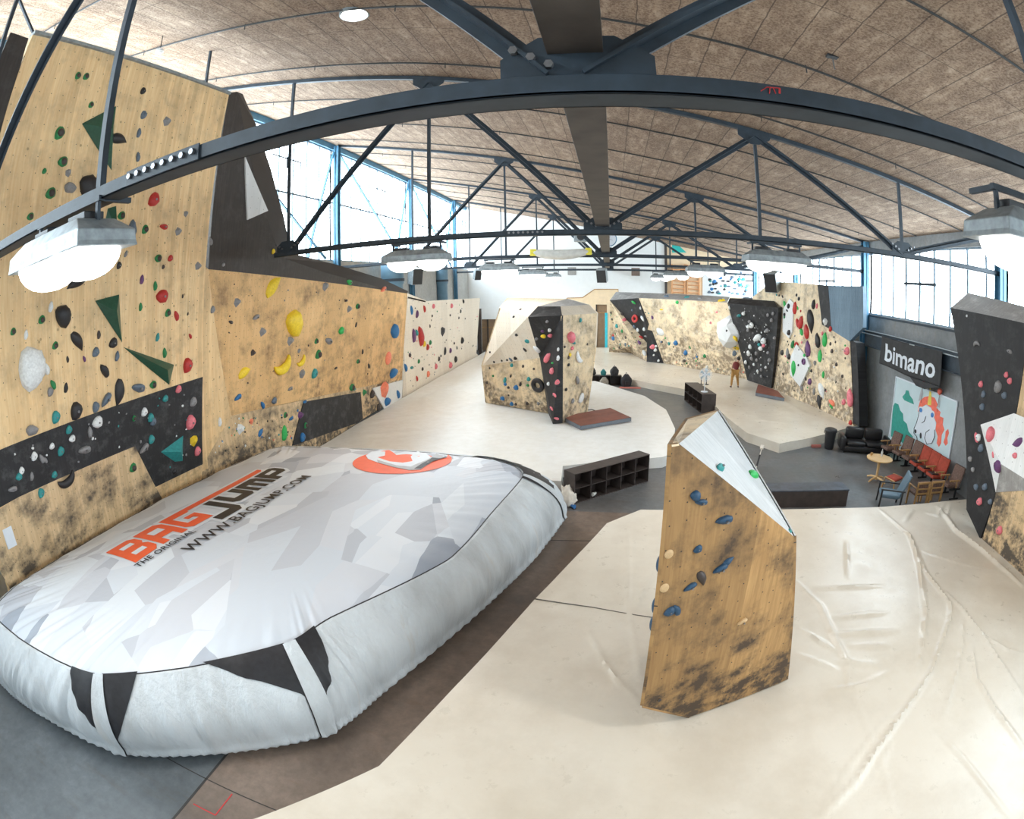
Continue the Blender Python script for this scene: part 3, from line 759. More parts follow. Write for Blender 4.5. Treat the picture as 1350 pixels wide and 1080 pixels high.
FOLD += [(.03, .04, [W2((870, 750)), W2((850, 775)), W2((835, 806))]), (.02, .03, [W2((829, 700)), W2((828, 800)), W2((845, 900))]), (.02, .03, [W2((775, 830)), W2((800, 880)), W2((840, 925))]), (.02, .03, [W2((1085, 1070)), W2((1120, 1010)), W2((1180, 930))])]
m0 = [(-4.3, 1.2), W2((340, 1078)), W2((500, 1010)), W2((600, 905)), W2((705, 790)), W2((800, 690)), W2((845, 672)), W2((1015, 672)), W2((1165, 668)), (11.3, 12.15), (11.3, -4), (-2, -4)]
t = thing('landing_mat', 'big cream vinyl landing mat with folds around the ochre plywood tower', 'landing mat', (3, 5, 0), 'vinyl landing mats')
obj('mat_cover', mat_mesh(m0, ZM, .06, [(a * 1.5, w_ * .9, l_) for a, w_, l_ in FOLD], .006), M['vinyl'], t, smooth=50)
def strip(line, w, z, mb=None):
    mb = mb or MB()
    for a, b_ in zip(line[:-1], line[1:]): mb.bar((*a, z), (*b_, z), w, .012)
    return mb
obj('cover_seam', strip([W2((705, 790)), W2((780, 801)), W2((835, 811)), W2((862, 815))], .016, ZM + .008), M['seam'], t)
# dark gap by the tower

FM1 = [(.04, .1, [W2((470, 560)), W2((560, 546)), W2((640, 552))]), (.04, .1, [W2((520, 540)), W2((590, 545))]), (.05, .12, [W2((560, 545)), W2((560, 525)), W2((620, 500))]), (.04, .1, [W2((600, 540)), W2((640, 530))]), (.03, .1, [W2((740, 580)), W2((880, 575))]), (.04, .12, [W2((470, 575)), W2((560, 568))])]
m1 = [(-9.9, 14.6), (-6, 14.5), (-1.25, 13.75), W2((742, 615)), W2((790, 608)), (1.75, 16.1), W2((885, 598)), W2((890, 565)), W2((878, 540)), W2((850, 522)), W2((815, 511)), (-.8, 29.4), (-3.4, 29.0), (-3.45, 45.6), (-10.0, 45.6), (-10.0, 30)]
t = thing('landing_mat', 'large white landing mat along the dotted climbing wall and around the boulder', 'landing mat', (-5, 25, 0), 'vinyl landing mats')
obj('mat_cover', mat_mesh(m1, ZM, .2, FM1, .012), M['vinyl_white'], t, smooth=50)
m2 = [(-.75, 35.9), W2((830, 490)), W2((905, 510)), W2((920, 540)), W2((985, 575)), W2((1028, 585)), (8.6, 19.1), W2((1122, 563)), (10.9, 20.5), (11.0, 31.0), (9.0, 33.0), (4.2, 39), (2.6, 40), (1.75, 40.4), (.95, 36.3)]
m2 = [(-3.4, 45.6), (-3.4, 33.2), W2((775, 493.5)), W2((800, 494.5)), W2((822, 498)), W2((862, 506)), W2((905, 514)), W2((927, 521)), W2((957, 549)), W2((985, 571)), W2((1028, 585)), (8.6, 19.1), W2((1122, 563)), (10.9, 20.5), (11.0, 31.0), (9.0, 33.0), (4.2, 39), (2.6, 41), (1.6, 43), (-.1, 45.6)]
t = thing('landing_mat', 'cream landing mat below the beige wall where the climber stands', 'landing mat', (7, 28, 0), 'vinyl landing mats')
obj('mat_cover', mat_mesh(m2, ZM, .18, [(.04, .12, [W2((1018, 520)), W2((1060, 545)), W2((1110, 560))]), (.03, .1, [W2((960, 545)), W2((1090, 570))])], .012), M['vinyl'], t, smooth=50)

# floor joints, red tape
b = MB(); a1, a2 = atz((228, 1080), .002), atz((292, 1003), .002); d = (a2 - a1)
b.bar(a1 - d * 2, a2 + d * .2, .035, .004)
a1, a2 = atz((230, 1005), .002), atz((358, 1066), .002); d = a2 - a1; b.bar(a1 - d * .5, a2 + d, .015, .004)
a1, a2 = atz((710, 712), .002), atz((760, 713), .002); b.bar(a1 - (a2 - a1), a2 + (a2 - a1) * 2, .02, .004)
struct('trim_4', b, M['joint'])
b = MB()
for p, q in (((255, 1060), (284, 1075)), ((284, 1075), (306, 1047))): b.bar(atz(p, .003), atz(q, .003), .018, .004)
tag(obj('floor_tape', b, M['red_tape']), 'thin red tape corner mark stuck on the concrete floor before the airbag', 'tape mark')

# ------------------------------------------------------------------ airbag
ctl = [((-9.15, 2.3), (-9.8, 1.9)), ((-7.9, 2.24), (-8.9, 1.82)), ((-6.65, 2.36), (-7.94, 1.92)), ((-5.8, 2.55), (-5.98, 2.28)), ((-4.72, 3.42), (-4.55, 3.2)), ((-3.74, 4.42), (-3.36, 4.16)), ((-3.5, 5.15), (-2.95, 5.3)), ((-2.4, 7.15), (-2.12, 7.7)), ((-2.1, 9.2), (-1.46, 9.68)), ((-1.86, 11.05), (-1.0, 11.8)), ((-2.15, 11.7), (-1.06, 12.75)), ((-2.95, 12.2), (-1.9, 13.5)), ((-5.1, 12.5), (-5, 13.55)), ((-8.2, 12.35), (-8.6, 13.35)), ((-9.2, 12.0), (-9.45, 12.5)), ((-9.62, 8.3), (-9.62, 8.3)), ((-9.62, 4.6), (-9.62, 4.6)), ((-9.55, 3.1), (-9.6, 2.8))]
NP = 560
def loopcurve(pts):
    pts = np.array(pts); n = len(pts); out = []; per = NP // n
    for i in range(n):
        p0, p1, p2, p3 = pts[i - 1], pts[i], pts[(i + 1) % n], pts[(i + 2) % n]
        for k in range(per):
            u = k / per; lin = p1 + (p2 - p1) * u
            cr = .5 * (2 * p1 + (p2 - p0) * u + (2 * p0 - 5 * p1 + 4 * p2 - p3) * u * u + (3 * p1 - p0 - 3 * p2 + p3) * u ** 3)
            out.append(.45 * lin + .55 * cr)
    return np.array(out)
rim, bas = loopcurve([c[0] for c in ctl]), loopcurve([c[1] for c in ctl]); n_ = len(rim)
PER = n_ // len(ctl)
cen = np.array((-5.9, 7.3)); ZR = 1.5
rs = np.random.RandomState(3)
ph = rs.rand(8) * 6.28
def sidept(s, tt, off=0.0):
    """point on the bag's side: s = loop index (float), tt 0 rim .. 1 floor"""
    i = int(math.floor(s)) % n_; j = (i + 1) % n_; f = s - math.floor(s)
    R = rim[i] * (1 - f) + rim[j] * f; B = bas[i] * (1 - f) + bas[j] * f
    tg = rim[j] - rim[i]; nn = np.array((tg[1], -tg[0])); nn = nn / (np.linalg.norm(nn) + 1e-9)
    bulge = .30 * math.sin(min(1, tt * 1.02) * PI) * (1 - .3 * tt)
    th = s / n_ * 2 * PI
    pleat = (.034 * math.sin(th * 43 + ph[0] + 2 * tt) * (.5 + .5 * math.sin(th * 9)) + .03 * abs(math.sin(th * 35 + ph[1] - 1.5 * tt)) ** 3 + .02 * math.sin(th * 117 + ph[2] + 3 * tt) * (.5 + .5 * math.sin(th * 13 + 2))) * math.sin(min(1, tt * 1.1) * PI) ** .6
    hem = .05 * math.exp(-((tt - .90) / .05) ** 2) + .02 * math.sin(th * 190) * math.exp(-((tt - .9) / .06) ** 2)
    tuck = -.10 * max(0, (tt - .94) / .06)
    P = R + (B - R) * (tt ** .8) + nn * (bulge + pleat + hem + tuck + off)
    z = ZR * (1 - tt) ** 1.0 + .02 * tt
    return (P[0], P[1], max(.012, z + off * .2))
def toppt(i, q):
    """q 0 centre .. 1 rim"""
    P = cen + (rim[i] - cen) * q; x, y = P
    z = ZR + .27 * (1 - q ** 2.6) + .035 * math.sin(x * 1.15 + .5) * math.sin(y * .9) * (1 - q ** 6)
    th = i / n_ * 2 * PI; e = max(0, (q - .72) / .28) * (1 - max(0, (q - .97) / .03))
    z += e * (.016 * math.sin(th * 37 + ph[3] + 5 * q) + .014 * math.sin(th * 61 + ph[4]) + .01 * math.sin(th * 97 + 9 * q))
    z -= .05 * max(0, (q - .9) / .1) ** 2
    return (x, y, z)
bag = thing('airbag', 'huge white and grey camo-printed airbag before the tall pine wall', 'airbag', (-5.9, 7.3, 0))
b = MB(); qs = list(np.linspace(.0, 1, 46))[1:]
vs = [toppt(0, 0)]
for q in qs: vs += [toppt(i, q) for i in range(n_)]
fs = [(0, 1 + i, 1 + (i + 1) % n_) for i in range(n_)]
for r in range(len(qs) - 1):
    for i in range(n_):
        j = (i + 1) % n_; fs.append((1 + r * n_ + i, 1 + (r + 1) * n_ + i, 1 + (r + 1) * n_ + j, 1 + r * n_ + j))
b.add(vs, fs)
top = obj('top_cover', b, M['camo'], bag, smooth=True, recalc=False, label='grey and white camo-printed top of the airbag')
TOPB = BVHTree.FromPolygons([Vector(v) for v in vs], fs)
b = MB(); ts = list(np.linspace(0, 1, 30)); vs2 = []
for tt in ts: vs2 += [sidept(i, tt) if tt > 0 else toppt(i, 1) for i in range(n_)]
fs2 = []
for r in range(len(ts) - 1):
    for i in range(n_):
        j = (i + 1) % n_; fs2.append((r * n_ + i, (r + 1) * n_ + i, (r + 1) * n_ + j, r * n_ + j))
fs2.append(tuple((len(ts) - 1) * n_ + i for i in range(n_)))
b.add(vs2, fs2); obj('side_skirt', b, M['bagside'], bag, smooth=True, label='white wrinkled side of the airbag')
def sidestrip(s0f, s1f, t0, t1, off, nt=24, ns=4):
    b = MB(); V = []
    for k in range(nt + 1):
        tt = t0 + (t1 - t0) * k / nt; a, c = s0f(tt), s1f(tt)
        V += [sidept(a + (c - a) * j / ns, tt, off) for j in range(ns + 1)]
    F = [(k * (ns + 1) + j, (k + 1) * (ns + 1) + j, (k + 1) * (ns + 1) + j + 1, k * (ns + 1) + j + 1) for k in range(nt) for j in range(ns)]
    b.add(V, F); return b
for si, (c0, wb, gt, lf, rt) in enumerate([(3.0, 1, .50, 16, 12), (5.0, 1, .36, 24, 17), (9.0, .8, .36, 2, 46), (11.0, .8, .36, 30, 5)]):
    s = c0 * PER; hw = 2.2 if si == 0 else 2.6 if si == 1 else 1.6
    o = obj('corner_strap', sidestrip(lambda t: s - hw, lambda t: s + hw, -.0, .99, .035), M['bagside'], bag, smooth=True, label='white strap over an airbag corner')
    for sg, wd in ((-1, lf), (1, rt)):
        f0 = lambda t, sg=sg: s + sg * hw * .8
        f1 = lambda t, sg=sg, wd=wd: s + sg * (hw * 1.12 + wd * max(0, 1 - (t / (gt * (1.25 if sg > 0 else 1)))) ** 1.1)
        obj('corner_gusset', sidestrip(f0, f1, .0, .985, .016, 34, 8), M['vinyl_black'], bag, smooth=True, label='black mesh corner insert of the airbag')
b = MB(); pts = [tuple(np.array(toppt(i, 1)) + np.array((0, 0, .0))) for i in range(0, n_, 2)]; pts.append(pts[0])
obj('rim_piping', b.tube(pts, .012, 5, cap=False), M['black_print'], bag, smooth=True)
b = MB(); pts = [(*(np.array(sidept(i, 1)[:2])), .03) for i in range(0, n_, 2)]; pts.append(pts[0])
obj('base_edge', b.tube(pts, .03, 5, cap=False), M['black_print'], bag, smooth=True)

def tophit(x, y, off):
    h = TOPB.ray_cast(Vector((x, y, 5)), Vector((0, 0, -1)))
    return (h[0] + h[1] * (off if h[1].z > 0 else -off)) if h[0] is not None else Vector((x, y, 1.6))
def drape(verts2d, faces, to_world, off, name, mat, step=.16, cut=True, parent=top):
    bm = bmesh.new(); vv = [bm.verts.new((*to_world(*p), 0)) for p in verts2d]
    for f in faces:
        try: bm.faces.new([vv[i] for i in f])
        except ValueError: pass
    if cut:
        xs = [v.co.x for v in bm.verts]; ys = [v.co.y for v in bm.verts]
        for ax, lo, hi in ((0, min(xs), max(xs)), (1, min(ys), max(ys))):
            c = lo + step
            while c < hi:
                no = Vector((1, 0, 0)) if ax == 0 else Vector((0, 1, 0))
                bmesh.ops.bisect_plane(bm, geom=bm.verts[:] + bm.edges[:] + bm.faces[:], plane_co=no * c, plane_no=no, dist=1e-5); c += step
    bmesh.ops.triangulate(bm, faces=bm.faces[:])
    for v in bm.verts: v.co = tophit(v.co.x, v.co.y, off) - ploc(parent)
    me = bpy.data.meshes.new(name); bm.to_mesh(me); bm.free(); me.materials.append(mat)
    o = bpy.data.objects.new(name, me); COL.objects.link(o); o.parent = parent; return o
def text2d(txt, size=1.0, offset=0.0, spacing=1.0, shear=0):
    cu = bpy.data.curves.new('print', 'FONT'); cu.body = txt; cu.size = size; cu.offset = offset; cu.space_character = spacing; cu.resolution_u = 3; cu.shear = shear
    o = bpy.data.objects.new('print', cu); COL.objects.link(o)
    dg = bpy.context.evaluated_depsgraph_get(); me = bpy.data.meshes.new_from_object(o.evaluated_get(dg))
    v = [(p.co.x, p.co.y) for p in me.vertices]; f = [tuple(p.vertices) for p in me.polygons]
    bpy.data.objects.remove(o); bpy.data.curves.remove(cu); bpy.data.meshes.remove(me)
    return v, f
def topray(p):
    h = TOPB.ray_cast(CAM, ray(*p)); return h[0] if h[0] is not None else atz(p, 1.7)
# logo frame: u along the reading direction, v across, from the lettering's own corners
def frame(pO, pU, pV=None):
    O, U = topray(pO), topray(pU); O, U = Vector(O[:2]), Vector(U[:2]); L = (U - O).length; e = (U - O) / L
    return O, e, Vector((-e.y, e.x)), L
O, eu, ev, L = frame((179, 743), (391, 619))
LW = L / 7.0
hv = (Vector(topray((138, 731))[:2]) - O).dot(ev)
def lw(u, v): p = O + eu * (u * LW) + ev * (v * hv); return p.x, p.y
# blocky letters as rectangles / polygons in cell units (0..1 wide, 0..1 high)
S_ = .27
LET = {
 'B': [[(0, .0), (.78, 0), (.95, .14), (.95, .40), (.85, .5), (.95, .60), (.95, .86), (.78, 1), (0, 1)]],
 'A': [[(0, 0), (.26, 0), (.26, .26), (.70, .26), (.70, 0), (.96, 0), (.96, .84), (.8, 1), (.0, 1)]],
 'G': [[(0, .14), (.16, 0), (.96, 0), (.96, .56), (.48, .56), (.48, .40), (.72, .40), (.72, .26), (.27, .26), (.27, .74), (.96, .74), (.96, 1), (.0, 1)]],
 'J': [[(-.32, -.34), (.55, -.34), (.72, -.18), (.72, .72), (.42, .72), (.42, -.08), (-.32, -.08)]],
 'U': [[(0, .72), (0, .12), (.14, 0), (.82, 0), (.96, .12), (.96, .72), (.68, .72), (.68, .24), (.28, .24), (.28, .72)]],
 'M': [[(0, 0), (.22, 0), (.22, .48), (.37, .48), (.37, 0), (.59, 0), (.59, .48), (.74, .48), (.74, 0), (.96, 0), (.96, .6), (.84, .72), (0, .72)]],
 'P': [[(0, 0), (.28, 0), (.28, .2), (.84, .2), (.96, .32), (.96, .6), (.84, .72), (0, .72)]],
}
CUT = {'B': [[(.27, .21), (.70, .21), (.70, .37), (.27, .37)], [(.27, .62), (.70, .62), (.70, .78), (.27, .78)]], 'A': [[(.26, .50), (.70, .50), (.70, .74), (.26, .74)]], 'P': [[(.28, .40), (.70, .40), (.70, .54), (.28, .54)]]}
pos = {'B': 0, 'A': 1.0, 'G': 2.0, 'J': 3.1, 'U': 3.95, 'M': 4.95, 'P': 5.95}
def tess(polys):
    v, f = [], []
    for p in polys:
        o = len(v); v += p
        for t_ in tessellate_polygon([[Vector((*q, 0)) for q in p]]): f.append(tuple(o + i for i in t_))
    return v, f
def sh(p, dx): return [(x * .97 + dx, y) for x, y in p]
def grow(p, g):
    n = len(p); ar = sum(p[i][0] * p[(i + 1) % n][1] - p[(i + 1) % n][0] * p[i][1] for i in range(n)); sg = 1 if ar > 0 else -1; out = []
    for i in range(n):
        a, b_, c = Vector(p[i - 1]), Vector(p[i]), Vector(p[(i + 1) % n]); d1 = (b_ - a).normalized(); d2 = (c - b_).normalized()
        nn = (Vector((d1.y, -d1.x)) + Vector((d2.y, -d2.x))) * sg; k = max(.35, nn.length_squared / 2 if nn.length else 1)
        out.append(tuple(b_ + nn * (g / max(.7, k))))
    return out
allp = [(k, sh(q, pos[k])) for k in 'BAGJUMP' for q in LET[k]]
bar = [(2.0, .80), (6.5, .80), (6.62, .88), (6.62, 1.0), (2.0, 1.0)]
v, f = tess([grow(q, .11) for _, q in allp] + [grow(bar, .1)]); 
for k_, q in enumerate([grow(q, .11) for _, q in allp] + [grow(bar, .1)]):
    v, f = tess([q]); drape(v, f, lw, .006 + .0006 * k_, 'logo_outline', M['white_print'])
v, f = tess([q for k, q in allp if k in 'BAG']); drape(v, f, lw, .016, 'logo_red_lettering', M['orange_print'])
v, f = tess([bar]); drape(v, f, lw, .017, 'logo_red_bar', M['orange_print'])
v, f = tess([q for k, q in allp if k in 'JUMP']); drape(v, f, lw, .018, 'logo_black_lettering', M['black_print'])
for k in CUT:
    
    for q in CUT[k]: v, f = tess([sh(q, pos[k])]); drape(v, f, lw, .0195, 'logo_counter', M['white_print'])
# small lines of lettering
def textline(txt, pa, pb, size_px, name, off=.024, bold=.012, space=1.05):
    O2, e, w_, L2 = frame(pa, pb); v, f = text2d(txt, 1.0, bold, space)
    x0, x1 = min(p[0] for p in v), max(p[0] for p in v); k = L2 / (x1 - x0)
    def tw(x, y): p = O2 + e * ((x - x0) * k) + w_ * (y * k * size_px); return p.x, p.y
    return drape(v, f, tw, off, name, M['black_print'], .25)
textline('THE ORIGINAL', (183, 750), (259, 702), 1.0, 'logo_small_lettering')
textline('WWW.BAGJUMP.COM', (251, 730), (411, 629), 1.0, 'web_address_lettering')
# round orange emblem with a flexed arm
def decal_px(pxs, off, name, mat):
    pts = [tuple(topray(p)[:2]) for p in pxs]; v, f = tess([pts]); return drape(v, f, lambda x, y: (x, y), off, name, mat, .2)
cE = lambda x, y: (380 + x / 3.375, 560 + y / 3.375)
decal_px([cE(507 + 221 * math.cos(a) , 165 + 55 * math.sin(a) - 10 * math.cos(a)) for a in np.linspace(0, 2 * PI, 48, endpoint=False)], .010, 'orange_emblem', M['orange_print'])
decal_px([cE(*p) for p in [(345, 140), (372, 122), (432, 122), (430, 140), (398, 148), (450, 166), (510, 172), (553, 165), (545, 145), (556, 132), (576, 122), (640, 126), (700, 119), (690, 140), (640, 168), (585, 203), (540, 206), (470, 192), (400, 172), (355, 155)]], .016, 'emblem_arm', M['white_print'])
decal_px([cE(*p) for p in [(620, 158), (660, 132), (700, 119), (706, 126), (650, 162), (588, 203), (545, 206), (480, 194), (400, 172), (395, 160), (480, 184), (545, 190)]], .021, 'emblem_arm_shading', M['grey_print'])
decal_px([cE(*p) for p in [(640, 150), (680, 128), (702, 120), (704, 126), (640, 168), (588, 200), (560, 200)]], .025, 'emblem_dark_forearm', M['black_print'])
# ------------------------------------------------------------------ climbing walls
PL1 = pl3((-10.2, 5, 0), (-10.2, 10, 0), (-8.77, 5, 11))
def on1(p): return onpl(p, *PL1)
t = thing('climbing_wall', 'tall pine-board climbing wall with a black band, behind the airbag', 'climbing wall', (-10.2, 7, 0), 'climbing walls')
panel('pine_boarding', [(-8.77, 3.78, 11.0), (-8.77, 10.0, 11.0), (-10.2, 10.0, 0.0), (-10.2, 3.05, 0.0)], M['pine'], t, .14, 'tall')
panel('black_band', [on1(p) for p in [(-40, 610), (267, 497), (267, 612), (205, 642), (178, 588), (25, 655), (-40, 692)]], M['black_chalk'], t, .02, 'tall', .012, label='black band across the pine wall')
panel('lower_boarding', [on1(p) for p in [(25, 655), (178, 588), (205, 642), (215, 660), (120, 760), (15, 780), (-30, 690)]], M['pine_low'], t, .015, 'tall', .006, label='scuffed lower boarding')
panel('black_end_panel', [on1(p) for p in [(15, 42), (38, 50), (0, 232), (-45, 215)]], M['brown_black'], t, .05, None, -.02, label='dark board at the end of the wall')
b = MB(); b.box(-8.95, -8.7, 3.78, 10.0, 11.0, 11.07); obj('top_rail', b, M['galv'], t)
b = MB(); b.bar((-9.0, 6.3, 11.05), (-9.0, 6.3, cz(-9)), .06); b.bar((-9.0, 9.3, 11.05), (-9.0, 9.3, cz(-9)), .06); b.bar((-8.95, 4.0, 11.0), (-8.9, 2.9, cz(-9) - .1), .05); obj('stay', b, M['steel'], t, kind='stuff')
b = MB(); q = on1((-2 + 14, 708)); b.box(q.x - .0, q.x + .03, q.y - .12, q.y + .12, q.z - .2, q.z + .2)
obj('notice_sheet', b, M['white_print'], t)

A3, B3, C3, D3 = (-9.38, 10.15, 6.55), (-9.42, 24.03, 5.44), (-10.0, 24.23, 1.26), (-10.0, 11.3, 2.57)
t = thing('climbing_wall', 'orange plywood climbing wall with yellow holds, between tall pine wall and dotted wall', 'climbing wall', (-10, 17, 0), 'climbing walls')
panel('orange_board', [A3, B3, C3, D3], M['ply'], t, .12, 'orange')
panel('side_sliver', [(-9.36, 10.03, 6.6), A3, D3, (-10.0, 9.95, 1.7), (-10.05, 9.9, 1.3)], M['pine'], t, .1, 'orange')
X3 = -10.0
panel('kicker_board', [atx(p, X3) for p in [(305, 548), (380, 532), (471, 512), (530, 500), (529, 522), (478, 553), (440, 579), (400, 600), (345, 640), (267, 660), (267, 600)]], M['pine_low'], t, .12, 'orange', -.01)
panel('black_kicker', [atx(p, X3) for p in [(400, 530), (475, 517), (478, 552), (470, 558), (385, 588)]], M['black_chalk'], t, .03, 'orange', .02, label='black board on the kicker')
panel('white_kicker', [atx(p, X3) for p in [(490, 512), (530, 501), (528, 533), (506, 540)]], M['white_board'], t, .05, 'orange', .05, label='white triangular board on the kicker')
PL2 = pl3((-8.80, 10.05, 11.0), A3, B3)
def on2(p): return onpl(p, *PL2)
pk = [(303, 122), (313, 121), (325, 185), (344, 262), (362, 318), (376, 341), (430, 360), (500, 379), (537, 387), (277, 354)]
panel('black_upper_board', [on2(p) for p in pk[:-2]] + [Vector(B3), Vector(A3)], M['brown_black'], t, .3, 'orange', label='dark stained board framing the clerestory')
inn = pk[1:9]; outp = [(320, 124), (338, 165), (357, 222), (374, 285), (384, 334), (440, 348), (502, 367), (538, 384)]
b = MB(); vi = [on2(p) for p in inn]; vo = [on2(p) + (on2(p) - CAM).normalized() * .35 for p in outp]
b.add(vi + vo, [(i, i + 1, 9 + i, 8 + i) for i in range(7)]); 
o = obj('chamfered_edge', b, M['cap_grey'] if False else M['brown_black'], t, recalc=False); sm = o.modifiers.new('thick', 'SOLIDIFY'); sm.thickness = .03
panel('white_triangle', [on2(p) for p in [(322, 207), (352, 278), (325, 290)]], M['white_board'], t, .05, None, .045, label='white triangular board')

t = thing('climbing_wall', 'pale dotted climbing wall past the orange wall, by the far dark doorway', 'climbing wall', (-10.1, 33, 0), 'climbing walls')
panel('pale_board', [atx(p, -10.1) for p in [(538, 387), (563, 397), (633, 393), (628, 466)]] + [Vector((-10.1, 41, .0)), Vector((-10.1, 24.4, .0))] + [atx((531, 518), -10.1)], M['ply_white'], t, .12, 'dots')
b = MB(); b.box(-10.25, -10.0, 41.0, 41.25, 0, 3.9); obj('end_post', b, M['dark_wood'], t)
b = MB(); b.slab([(-10.1, 24.6, 5.4), (-10.1, 28.5, 4.95), (-11.3, 28.5, 5.3), (-11.3, 24.6, 6.0)], (0, 0, -.08)); obj('top_shelf', b, M['white_board'], t)

# boulder on the white mat
P_ = {}
P_['a'] = atz((729, 559), .375); P_['b'] = atz((740.5, 558), .375); P_['c'] = aty((741, 416), 20.0); P_['d'] = aty((696, 418), 20.25); P_['e'] = aty((709, 404), 20.9); P_['f'] = aty((739, 404), 20.9)
P_['g'] = atz((723, 545), .375); P_['h'] = aty((711.7, 472), 21.2); P_['i'] = atz((641, 531), .375); P_['j'] = aty((636, 482), 23.3); P_['k'] = aty((660, 406), 23.3); P_['l'] = aty((670, 393), 24.3); P_['k'] = aty((660, 406), .55 * onpl((660, 406), *pl3(P_['j'], P_['d'], P_['h'])).y + .45 * 23.3)
P_['m'] = aty((787, 413), 22.1); P_['n'] = aty((785, 457), 22.1); P_['o'] = atz((773, 545), .375); P_['p'] = aty((776, 402), 22.9); P_['q'] = aty((748, 394), 24); P_['s'] = Vector((-2.2, 26, .375)); P_['u'] = Vector((-4.9, 26.6, .375)); P_['v'] = Vector((-2.2, 26, 4.9)); P_['w'] = Vector((-4.3, 26.3, 5.0))
def pp(s): return [P_[c] for c in s]
t = thing('climbing_boulder', 'free-standing plywood boulder with a black front stripe on the white mat', 'climbing boulder', (-3, 22.5, .375))
panel('lower_face', pp('jhgi'), M['ply_boulder'], t, .05, 'boulder')
panel('upper_face', pp('kdj'), M['ply_white'], t, .05, 'boulder', label='pale chalky upper face')
panel('upper_face', pp('jdh'), M['ply_white'], t, .05, 'boulder', label='pale chalky upper face')
panel('black_stripe', pp('abcdhg'), M['black_ply'], t, .05, 'boulder', .004, label='black front stripe with pink holds')
panel('banner_side_face', pp('bonmc'), M['ply_boulder'], t, .05, 'boulder')
panel('black_cap', pp('dcfe'), M['black_chalk'], t, .05, 'boulder', label='black chalky cap')
panel('top_face', pp('kdeq') , M['ply_pale'], t, .05, 'boulder')
panel('top_face', pp('kqvwl'), M['ply_pale'], t, .05)
panel('top_face', pp('cmpf'), M['ply_white'], t, .05, 'boulder')
panel('top_face', pp('efpq'), M['cap_grey'], t, .05)
panel('top_face', pp('pmnvq'), M['ply_white'], t, .05)
panel('back_face', pp('uwvs'), M['ply_boulder'], t, .05)
panel('back_face', pp('ijklwu'), M['ply_boulder'], t, .05)
panel('back_face', pp('nosv'), M['ply_boulder'], t, .05)

# wall under the wall bars
t = thing('climbing_wall', 'long beige climbing wall with a black zigzag and a black block, behind the climber', 'climbing wall', (4, 37, 0), 'climbing walls')
A_, B_, C_, D_, E_ = aty((804, 396), 40.4), aty((842, 393), 37.2), aty((855.7, 427.6), 37.2), aty((853.6, 434.6), 37.3), aty((860, 436.4), 37.2)
F_, G_, Hh = atz((875, 479), .375), atz((853, 477), .375), aty((853, 452), 38.3)
panel('beige_board', [A_, Hh, G_, atz((837, 467), .375), atz((832, 466), .375), atz((803, 464), .375)], M['ply_far'], t, .15, 'beige')
panel('black_zigzag', [A_, B_, C_, D_, E_, F_, G_, Hh], M['black_ply'], t, .2, 'beige', .02, label='black zigzag face')
K_ = aty((958.5, 399), 32.0); L_ = atz((985.5, 500), .375)
panel('beige_board', [B_, K_, L_, F_, E_, D_, C_], M['ply_far'], t, .15, 'beige')
panel('top_shelf', [A_, B_, aty((846, 386), 38.8), aty((812, 385), 41.6)], M['cap_grey'], t, .06, 'beige')
panel('top_shelf', [B_, K_, aty((962, 391.5), 33.2), aty((846, 386), 38.8)], M['cap_grey'], t, .06, 'beige')
N1, N2, N3, N4 = aty((959, 400), 30.9), aty((1026, 406), 27.5), Vector((9.08, 28.35, .375)), atz((985, 501), .375)
N5, N6 = aty((962, 393), 31.8), aty((1021, 397), 28.6)
panel('black_block_face', [N1, N2, N3, N4], M['black_chalk'], t, .3, 'beige', label='black block face with white holds')
panel('black_block_cap', [N1, N2, N6, N5], M['black_chalk'], t, .1, 'beige')
R0, RN = Vector((9.3, 28.0, 0)), Vector((6.6, 1.2, 0))
def onR(p): return onpl(p, R0, RN)
t = thing('climbing_wall', 'tall beige climbing wall with a white slab and large dark holds, by the speaker', 'climbing wall', (9.8, 24, 0), 'climbing walls')
panel('beige_board', [onR(p) for p in [(992, 392), (1017, 371), (1079, 375), (1084, 428), (1120, 449), (1124, 558)]] + [Vector((10.68, 20.4, .2)), Vector((9.16, 28.8, .2))], M['ply_far'], t, .15, 'speaker')
panel('black_strip', [onR(p) for p in [(1078, 375), (1092, 376.5), (1096, 435), (1084, 428)]], M['black_ply'], t, .2, 'speaker', .02, label='narrow black board')
panel('blue_board', [onR(p) for p in [(1092, 376.5), (1138, 377.5), (1138, 432), (1120, 450), (1096, 435)]], M['blue_ply'], t, .2, 'speaker', .01, label='blue grey board beside the column')
panel('dark_end', [onR(p) for p in [(1120, 449), (1128, 452), (1132, 562), (1124, 558)]], M['black_ply'], t, .5, None, -.03)
panel('white_slab', [onR(p) for p in [(1034, 408), (1043, 394), (1048, 400), (1046, 438), (1042, 446), (1034, 438)]], M['white_board'], t, .12, 'speaker', .10, label='white slab on the board')
panel('white_slab', [onR(p) for p in [(1045, 470), (1052, 454), (1066, 472), (1070, 482), (1057, 510), (1044, 494)]], M['white_board'], t, .14, 'speaker', .12, label='white pointed slab on the board')

